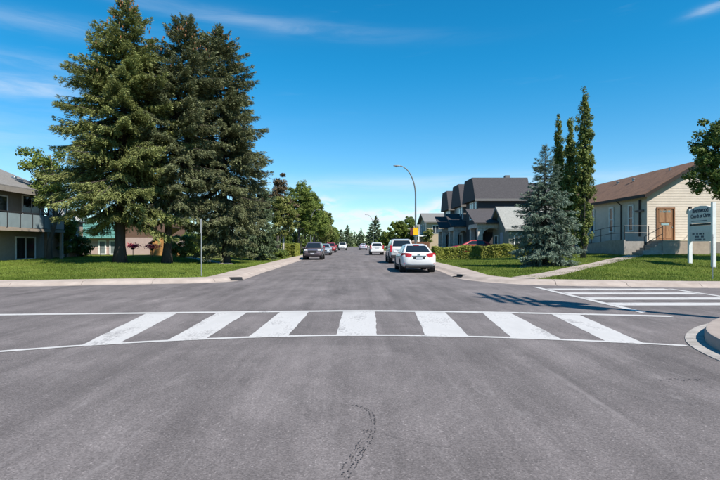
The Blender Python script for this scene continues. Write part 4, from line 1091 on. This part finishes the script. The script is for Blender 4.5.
for lab, px in (('red flowering pot plant on a stand near the thick spruce trunk', 133), ('red flowering pot plant on a stand beside the cedar shed', 152)):
    fx = thing('flower_stand', lab, 'pot plant', PX(px, 41, z_left), 0, 'red flower stands')
    MB().tube([(0,0,-.05),(0,0,.5)], .03, 6).build('stand', M_BLACKMETAL, fx)
    MB().lathe([(.10,.5),(.15,.66),(.16,.68)], 12).build('pot', M_TRIM, fx, smooth=True)
    n = 420; P = np.c_[rg.normal(0,.26,n), rg.normal(0,.18,n), .84+rg.normal(0,.09,n)]
    nr = unit(rg.normal(0,1,(n,3))); a = unit(np.cross(nr, rg.normal(0,1,(n,3)))); b_ = np.cross(nr, a)
    V, Q = rhombi(P, a*.05, b_*.04); fast_mesh('blossoms', V, Q, M_REDFL, fx, np.repeat(rg.random(n), 4))['kind'] = 'stuff'
cf = thing('wire_fence', 'low dark wire fence in front of the pink wall', 'fence', PX(62, 39, z_left))
for k in range(6): MB().tube([(k*.75,0,-.2),(k*.75,0,1.1)], .022, 6).build('post', M_BLACKMETAL, cf)
for zz in (.15, .6, 1.05): MB().tube([(0,0,zz),(3.75,0,zz)], .012, 6).build('wire', M_BLACKMETAL, cf)
lp = setting('garden_path')
for k in range(9):
    x = (176-HX)*40/F+k*.62; y = 42-k*1.05; zz = float(z_left(x, y)); xa, ya = x+.62*.97, y-1.05*.97
    zb = float(z_left(xa, ya))
    MB().add([(x,y,zz+.03),(xa,ya,zb+.03),(xa+.75,ya+.1,zb+.03),(x+.75,y+.1,zz+.03),(x,y,zz-.1),(xa,ya,zb-.1),(xa+.75,ya+.1,zb-.1),(x+.75,y+.1,zz-.1)], [(0,1,2,3),(4,7,6,5),(0,4,5,1),(1,5,6,2),(2,6,7,3),(3,7,4,0)]).build('concrete_slab', M_CONC, lp)

# ------------------------------------------------------------------ right houses
M_CHAR = mat('charcoal_siding', (.050, .047, .048), .8, .12, 4, .15, 30, stretch=(1,1,8))
M_CHAR2 = mat('graphite_siding', (.150, .145, .142), .8, .12, 4, .15, 30, stretch=(1,1,8))
M_DKROOF = mat('dark_shingles', (.060, .057, .062), .95, .22, 8, .5, 24)
M_STONE = mat('pale_stone', (.48, .45, .42), .9, .25, 5, .6, 14)
def row_house(label, x0, x1, y0, y1, ze, zr, porch, body, side=True):
    t = thing('dark_house', label, 'house', (x0, y0, .4), 0, 'dark gabled houses along the right kerb')
    w, l = x1-x0, y1-y0
    MB().box(0, w, 0, l, -.8, ze).build('wall', body, t)
    P = [(-.40, -.40, ze-.12), (-.40, .95, zr), (-.40, l-.95, zr), (-.40, l+.40, ze-.12)]
    rs = [MB().prism(P, (w*.62+.8, 0, 0)).build('roof', M_DKROOF, t)]
    P = [(w*.62+.402, -.40, ze-.12), (w*.62+.402, 1.1, zr-.6), (w*.62+.402, l-1.1, zr-.6), (w*.62+.402, l+.40, ze-.12)]
    MB().prism(P, (w*.38, 0, 0)).build('rear_roof', M_DKROOF, t)
    MB().box(w*.42, w*.42+.5, l*.42-.3, l*.42+.3, zr-.3, zr+.4).build('chimney', M_CHAR2, rs[0])
    MB().box(-.43, w*.62+.4, -.43, -.402, ze-.26, ze-.02).build('fascia', M_CHAR2, t)
    window(t, (0, l*.5, ze-1.15), (0,-1,0), (-1,0,0), 1.8, 1.9, M_WHITEPAINT, None, .14, 1)
    MB().box(-.06, -.004, l*.5-1.4, l*.5+1.4, 2.7, 2.95).build('belt_trim', M_WHITEPAINT, t)
    window(t, (0, l*.18, ze-1.0), (0,-1,0), (-1,0,0), .9, 1.6, M_WHITEPAINT, None, .1, 0)
    window(t, (0, l*.25, 1.5), (0,-1,0), (-1,0,0), 1.4, 1.6, M_WHITEPAINT, None, .1, 1)
    if side:
        for xx in (3.2, 7.5): window(t, (xx, 0, ze-1.3), (1,0,0), (0,-1,0), 1.0, 1.1, M_CHAR2, M_DKWIN, .08, 0)
    px0, px1, py0, py1 = porch
    for (cx, cy) in ((px0+.25, py0+.25), (px1-.25, py0+.25), (px0+.25, py1-.25)):
        cm = MB().box(cx-.25, cx+.25, cy-.25, cy+.25, -.4, 2.62).build('column', M_STONE, t, bevel=.02)
        MB().box(cx-.31, cx+.31, cy-.31, cy+.31, .9, 1.0).build('column_cap', M_CONC, cm)
    MB().box(px0-.1, px1+.1, py0-.1, py1-.003, 2.63, 3.02).build('porch_beam', M_STONE, t)
    for s in range(5):      # arch between the front columns, stepped soffit
        a0 = math.pi*s/5; a1 = math.pi*(s+1)/5; cx, rr_ = (px0+px1)/2, (px1-px0)/2-.5
        MB().prism([(cx-rr_*math.cos(a0), py0+.05, 2.0+.6*math.sin(a0)), (cx-rr_*math.cos(a1), py0+.05, 2.0+.6*math.sin(a1)), (cx-rr_*math.cos(a1), py0+.05, 2.628), (cx-rr_*math.cos(a0), py0+.05, 2.628)], (0, .3, 0)).build('arch_stone', M_STONE, t)
    zt = 4.6
    MB().prism([(px0-.45, py0-.45, 3.03), (px0-.45, py1-.004, zt), (px0-.45, py1-.004, zt+.14), (px0-.45, py0-.45, 3.17)], (px1-px0+.9, 0, 0)).build('porch_roof', M_DKROOF, t)
    MB().box(px0+.2, px1-.1, py0+.3, py1-.01, -.3, .28).build('porch_floor', M_CONC2, t)
    MB().box(px0+.6, px0+1.6, py1-.06, py1-.006, .28, 2.35).build('door', M_TRIM, t)
    return t
row_house('charcoal two storey house with stone porch columns nearest the hedge', 13.25, 21.5, 52.5, 58.0, 5.8, 8.15, (-.9, 1.9, -3.4, 0), M_CHAR)
row_house('middle charcoal house with steep dark roof beyond the first one', 13.2, 21, 59.2, 64.4, 5.7, 8.25, (-1.3, .9, -.9, 2.2), M_CHAR2, False)
row_house('graphite house with blue window farthest of the dark row', 13.0, 21, 65.6, 70.6, 5.7, 8.1, (-1.3, .9, -.9, 2.2), M_CHAR2, False)
M_GREENGREY = mat('green_grey_siding', (.20, .21, .185), .85, .1, 4, .15, 30, stretch=(1,1,8))
M_LTSHING = mat('light_grey_shingles', (.26, .265, .25), .95, .22, 8, .5, 22)
bg_ = thing('grey_bungalow', 'small bungalow with pale grey gable roof behind the blue spruce', 'house', (14.3, 45.6, .5))
gable_body(bg_, 0, 9.5, 0, 5.2, -.8, 2.45, 4.35, 'x', M_GREENGREY)
gable_roof(bg_, 0, 9.5, 0, 5.2, 2.5, 4.4, 'x', M_LTSHING, .45, .15)
for s in (0, 1):
    ye = -.45 if s == 0 else 5.65; k = 1.9/2.6; zo = 2.5-.45*k
    MB().prism([(-.478, ye, zo-.12), (-.478, 2.6, 4.27), (-.478, 2.6, 4.56), (-.478, ye, zo+.16)], (.026, 0, 0)).build('barge_board', M_CHAR2, bg_)
MB().box(-.05, -.005, 1.6, 2.6, -.1, 2.05).build('door', mat('blue_grey_door', (.25, .30, .38), .5), bg_)
window(bg_, (0, 3.9, 1.2), (0,-1,0), (-1,0,0), 1.1, 1.2, M_WHITEPAINT, None, .08, 1)
window(bg_, (.9, 0, 1.35), (1,0,0), (0,-1,0), .9, 1.1, M_WHITEPAINT, None, .08, 1)
window(bg_, (3.4, 0, 1.35), (1,0,0), (0,-1,0), 1.6, 1.1, M_WHITEPAINT, None, .08, 1)
bn = thing('storage_bin', 'small orange wheeled bin behind the hedge by the bungalow', 'bin', (13.2, 45.0, float(z_right(13.2, 45))))
MB().loft([[(-.22,-.22,.06),(.22,-.22,.06),(.22,.22,.06),(-.22,.22,.06)], [(-.28,-.28,1.0),(.28,-.28,1.0),(.28,.28,1.0),(-.28,.28,1.0)]]).build('bin_body', mat('orange_plastic', (.72,.26,.02), .5), bn, bevel=.02)
MB().prism([(-.30,-.32,1.004),(.30,-.32,1.004),(.30,.30,1.09),(-.30,.30,1.09)], (0,0,.05)).build('lid', M_DARKPLASTIC, bn)
for s in (-.2, .2): MB().lathe([(.1,-.03),(.1,.03)], 12, (s, .24, .1), 'x').build('wheel', M_TYRE, bn)
th = thing('tan_house', 'tan two storey house with white balcony farther along the right', 'house', (13.8, 92, .5))
M_TANW = mat('tan_siding', (.42, .33, .235), .85, .1, 4)
gable_body(th, 0, 11, 0, 9, -.8, 5.0, 6.6, 'x', M_TANW); gable_roof(th, 0, 11, 0, 9, 5.05, 6.65, 'x', M_GREYROOF, .6, .18)
MB().box(-1.6, -.01, 0, 9, 2.3, 2.5).build('balcony', M_WHITEPAINT, th); MB().box(-1.6, -1.54, 0, 9, 2.505, 3.4).build('balcony_rail', M_WHITEPAINT, th)
for yy in (.1, 3, 6, 8.8): MB().box(-1.58, -1.42, yy-.08, yy+.08, -.5, 2.295).build('balcony_post', M_WHITEPAINT, th)
for yy in (1.6, 4.5, 7.4):
    window(th, (0, yy, 3.8), (0,-1,0), (-1,0,0), 1.4, 1.8, M_WHITEPAINT, None, .1, 1); window(th, (0, yy, 1.2), (0,-1,0), (-1,0,0), 1.4, 1.5, M_WHITEPAINT, None, .1, 1)
for xx in (1.6, 5): window(th, (xx, 0, 3.6), (1,0,0), (0,-1,0), 1.3, 1.5, M_WHITEPAINT, None, .1, 1)
gh = thing('low_house', 'low grey roofed house behind the street lamp pole', 'house', (12.6, 108, .5))
gable_body(gh, 0, 12, 0, 9, -.8, 2.8, 5.0, 'x', M_PINK); gable_roof(gh, 0, 12, 0, 9, 2.85, 5.05, 'x', M_GREYROOF, .5, .18)
for yy in (2, 6.5): window(gh, (0, yy, 1.3), (0,-1,0), (-1,0,0), 1.6, 1.4, M_WHITEPAINT, None, .1, 1)
M_FENCE = mat('red_brown_fence', (.16, .075, .045), .85, .2, 5, .2, 20, stretch=(1,1,.4))
fn = thing('board_fence', 'red brown board fence in front of the tan house', 'fence', (7.6, 84, .3))
for k in range(34): MB().box(k*.16, k*.16+.15, -.012, .012, -.2, 1.45+.03*(k % 3)).build('board', M_FENCE, fn)
for zz in (.3, 1.2): MB().box(0, 5.44, .0125, .05, zz, zz+.09).build('fence_rail', M_FENCE, fn)
leafy('garden_tree', 'small yellowish tree in front of the tan house', PX(428, 86, z_right), [(0,0,-.1),(0,0,1.2),(.1,0,2.6)], .08, [(0,0,2.4,1.0,.9,1.2)], M_LEAF_Y, 91, 26, 130, .14, .4)

# ------------------------------------------------------------------ cars
def sup(w, zb, zt, y, n=20, e=4.5):
    zc, hh = (zb+zt)/2, (zt-zb)/2; P = []
    for j in range(n):
        a = 2*math.pi*(j+.5)/n; c, s = math.cos(a), math.sin(a)
        P.append((w*math.copysign(abs(c)**(2/e), c), y, zc+hh*math.copysign(abs(s)**(2/e), s)))
    return P
SEDAN = dict(stations=[(-2.32,.58,.46,.84),(-2.27,.78,.36,1.00),(-2.12,.87,.28,1.07),(-1.7,.90,.22,1.06),(-.8,.905,.20,1.01),(.4,.905,.20,.98),(1.2,.90,.20,.95),(1.75,.87,.22,.88),(2.1,.80,.26,.78),(2.28,.62,.32,.66)],
    cab=dict(zb=.97, zt=1.475, yb=(-1.92,1.22), yt=(-1.02,.22), wb=.80, wt=.56), wheel=(1.42,-1.35), wr=.325, suv=False)
SUV = dict(stations=[(-2.40,.70,.48,1.10),(-2.35,.84,.42,1.20),(-2.2,.92,.36,1.24),(-1.5,.94,.34,1.23),(0,.94,.33,1.20),(1.2,.93,.33,1.16),(1.8,.91,.35,1.10),(2.2,.85,.40,.98),(2.36,.66,.46,.80)],
    cab=dict(zb=1.15, zt=1.84, yb=(-2.32,1.15), yt=(-2.02,.40), wb=.86, wt=.68), wheel=(1.48,-1.42), wr=.38, suv=True)
CROSS = dict(stations=[(-2.30,.64,.44,1.00),(-2.25,.80,.38,1.08),(-2.1,.88,.30,1.12),(-1.4,.91,.28,1.11),(0,.91,.27,1.08),(1.1,.90,.27,1.05),(1.7,.88,.29,.99),(2.1,.82,.33,.88),(2.27,.64,.40,.74)],
    cab=dict(zb=1.04, zt=1.62, yb=(-2.15,1.2), yt=(-1.70,.40), wb=.82, wt=.63), wheel=(1.42,-1.38), wr=.35, suv=True)
def car(label, x, y, zb, rz, spec, paint, cat='car', name='parked_car', group=None, dark_lower=False):
    t = thing(name, label, cat, (x, y, zb), rz, group)
    S = spec['stations']; c = spec['cab']; suv = spec['suv']
    rings = []
    ys = [s[0] for s in S]
    yy = np.unique(np.r_[ys, np.linspace(ys[0], ys[-1], 25)])
    for q in yy: rings.append(sup(*[float(np.interp(q, ys, [s[i] for s in S])) for i in (1, 2, 3)], q))
    bd = MB().loft(rings).build('body', paint, t, smooth='all')
    yb0, yb1 = c['yb']; yt0, yt1 = c['yt']; zb_, zt_, wb, wt = c['zb'], c['zt'], c['wb'], c['wt']
    cb = [(-wb,yb0,zb_),(wb,yb0,zb_),(wb,yb1,zb_),(-wb,yb1,zb_)]; zm = zt_-.05
    ct = [(-wt,yt0,zm),(wt,yt0,zm),(wt,yt1,zm),(-wt,yt1,zm)]
    cr_ = [(-wt*.72,yt0+.25,zt_),(wt*.72,yt0+.25,zt_),(wt*.72,yt1-.25,zt_),(-wt*.72,yt1-.25,zt_)]
    MB().loft([cb, ct, cr_]).build('cabin', paint, t, smooth=True, bevel=.05, seg=3)
    def pane(a, b, c_, d, u0, u1, v0, v1, name, m=M_GLASS, off=.012):
        a, b, c_, d = map(Vector, (a, b, c_, d))
        q = lambda u, v: (a*(1-u)+b*u)*(1-v) + (d*(1-u)+c_*u)*v
        P = [q(u0, v0), q(u1, v0), q(u1, v1), q(u0, v1)]
        n = (P[1]-P[0]).cross(P[3]-P[0]).normalized()
        return MB().prism([p+n*(off-.02) for p in P], n*.02).build(name, m, t)
    pane(cb[0], cb[1], ct[1], ct[0], .08, .92, .10 if not suv else .20, .90, 'rear_window')
    pane(cb[2], cb[3], ct[3], ct[2], .06, .94, .06, .93, 'windscreen')
    for (a, b, c2, d) in ((cb[1], cb[2], ct[2], ct[1]), (cb[3], cb[0], ct[0], ct[3])):
        fl_ = (a == cb[3])
        for (u0, u1) in (((.10,.30),(.33,.60),(.63,.90)) if suv else ((.16,.50),(.53,.88))):
            if fl_: u0, u1 = 1-u1, 1-u0
            pane(a, b, c2, d, u0, u1, .14, .88, 'side_window')
    wr = spec['wr']; W_ = max(s[1] for s in S)
    for s in (-1, 1):
        for wy in spec['wheel']:
            MB().lathe([(wr*1.15, s*(W_-.30)), (wr*1.15, s*(W_-.004+.008))], 20, (0, wy, wr+.03), 'x').build('wheel_arch', M_DARKPLASTIC, t)
            w = MB().lathe([(wr*.6, s*(W_-.21)), (wr*.96, s*(W_-.20)), (wr, s*(W_-.17)), (wr, s*(W_-.02)), (wr*.94, s*(W_+.012)), (wr*.66, s*(W_+.016))], 20, (0, wy, wr), 'x').build('wheel', M_TYRE, t, smooth=True)
            MB().lathe([(wr*.64, s*(W_+.0)), (wr*.62, s*(W_+.019)), (wr*.2, s*(W_+.012)), (wr*.12, s*(W_+.024))], 12, (0, wy, wr), 'x').build('rim', M_RIM, w, smooth=True)
        mz = zb_+.06
        MB().obox((s*(wb+.16), yb1-.45, mz), (.10,0,0), (0,.05,0), (0,0,.07)).build('mirror', paint, t, bevel=.03)
        MB().box(s*(W_-.02)-.006, s*(W_-.02)+.016, yb1-1.0, yb1-.82, zb_-.13, zb_-.10).build('door_handle', M_CHROME, t)
        MB().box(s*(W_+.001)-.004, s*(W_+.001)+.004, -1.05, .95, .26 if not suv else .42, .34 if not suv else .52).build('sill_trim', M_DARKPLASTIC, t)
    y0 = S[0][0]; yF = S[-1][0]
    # rear
    if suv:
        for s in (-1, 1):
            o = MB().obox((s*.80, y0+.07, zb_-.03), (.085,.0,0), (-.0,.07,0), (0,0,.24)); o.build('tail_light', M_RED_LENS, t, bevel=.03)
        MB().box(-.82, .82, y0-.03, y0+.25, .44, .66).build('rear_bumper', M_DARKPLASTIC if dark_lower else paint, t, bevel=.05, seg=3)
        MB().box(-.26, .26, y0-.012, y0+.1, .80, .95).build('number_plate', M_PLATE, t)
        MB().box(-.5, .5, y0-.008, y0+.1, .98, 1.02).build('tailgate_trim', M_CHROME, t)
        for s in (-1, 1): MB().tube([(s*wt*.86, yt0+.1, zt_+.03), (s*wt*.86, yt1-.1, zt_+.03)], .02, 6).build('roof_rail', M_DARKPLASTIC, t)
    else:
        for s in (-1, 1):
            rgs = []
            for (xx, yq, hh) in ((.38,-2.31,.07),(.52,-2.325,.105),(.70,-2.285,.12),(.83,-2.15,.115),(.895,-1.95,.06)):
                rgs.append([(s*xx, yq, .90-hh), (s*xx, yq, .90+hh), (s*(xx-.05), yq+.12, .90+hh), (s*(xx-.05), yq+.12, .90-hh)])
            MB().loft(rgs).build('tail_light', M_RED_LENS, t, smooth=True)
        MB().box(-.30, .30, y0-.005, y0+.1, .70, .84).build('plate_recess', M_DARKPLASTIC, t)
        MB().box(-.17, .17, y0-.02, y0+.08, .71, .82).build('number_plate', M_PLATE, t)
        MB().box(-.36, .36, y0-.018, y0+.1, .86, .89).build('chrome_strip', M_CHROME, t)
        MB().obox((0, y0+.015, .95), (.075,0,0), (0,.02,0), (0,0,.022)).build('badge', M_CHROME, t)
        MB().box(-.70, .70, y0+.01, y0+.3, .27, .40).build('lower_bumper', M_DARKPLASTIC, t, bevel=.03)
        for s in (-1, 1): MB().box(s*.72-.06, s*.72+.06, y0+.045, y0+.2, .46, .50).build('reflector', M_RED_LENS, t)
        MB().box(-.14, .14, yt0-.10, yt0-.02, zt_-.085, zt_-.055).build('brake_light', M_RED_LENS, t)
        MB().lathe([(.03,-.06),(.03,.06)], 10, (.5, y0+.1, .25), 'x').build('exhaust', M_CHROME, t)
    # front
    for s in (-1, 1):
        MB().obox((s*.62, yF-.11, .72 if not suv else .88), (.16,0,0), (0,.07,0), (0,0,.07)).build('headlight', M_CLEAR_LENS, t, bevel=.03)
    MB().box(-.40, .40, yF-.1, yF+.012, .50 if not suv else .66, .66 if not suv else .86).build('grille', M_DARKPLASTIC, t)
    MB().box(-.17, .17, yF, yF+.025, .40 if not suv else .52, .50 if not suv else .63).build('front_plate', M_PLATE, t)
    return t
PI = math.pi
M_GREYCAR = mat('mauve_grey_paint', (.105, .085, .10), .3, .03, 3, spec=.5, coat=.6)
M_SILVER = mat('silver_blue_paint', (.30, .35, .40), .3, .03, 3, spec=.5, coat=.6)
M_REDCAR = mat('red_paint', (.34, .02, .03), .3, .03, 3, spec=.5, coat=.6)
M_NAVY = mat('pale_blue_paint', (.50, .53, .62), .3, .03, 3, spec=.5, coat=.6)
car('white sedan with red tail lights parked nearest at the right kerb', 3.42, 27.75, 0, 0, SEDAN, M_WHITE_CAR)
car('silver white SUV with dark lower bumper parked ahead of the white sedan', 3.72, 39.6, 0, 0, SUV, mat('silver_white_paint', (.47, .475, .48), .3, .02, 3, spec=.5, coat=.6), 'SUV', 'parked_suv', None, True)
car('white hatchback parked ahead of the white SUV', 3.25, 67.2, 0, 0, CROSS, M_WHITE_CAR)
car('pale distant car parked farthest up the right kerb', 2.6, 117, 0, 0, SEDAN, M_NAVY)
car('small white van coming down the street far away', -2.1, 112, 0, PI, SUV, M_WHITE_CAR, 'van', 'oncoming_van')
car('mauve grey SUV parked nearest at the left kerb', -3.62, 47.9, 0, PI, CROSS, M_GREYCAR, 'SUV', 'parked_suv')
car('silver blue car parked behind the mauve grey SUV', -3.60, 66, 0, PI, SEDAN, M_SILVER)
car('dark red car parked farthest at the left kerb', -3.55, 84, 0, PI, CROSS, M_REDCAR)
car('red car parked on the drive behind the clipped hedge', 11.9, 49.6, float(z_right(11.9, 49.6))+.12, PI/2, SEDAN, M_REDCAR)
MB().add([(6.3,48.3,.125),(13.2,48.3,float(z_right(13.2,48.3))+.10),(13.2,50.9,float(z_right(13.2,50.9))+.10),(6.3,50.9,.125),(6.3,48.3,-.1),(13.2,48.3,-.1),(13.2,50.9,-.1),(6.3,50.9,-.1)], [(0,1,2,3),(4,7,6,5),(0,4,5,1),(1,5,6,2),(2,6,7,3),(3,7,4,0)]).build('driveway', M_CONC, None)['kind'] = 'structure'
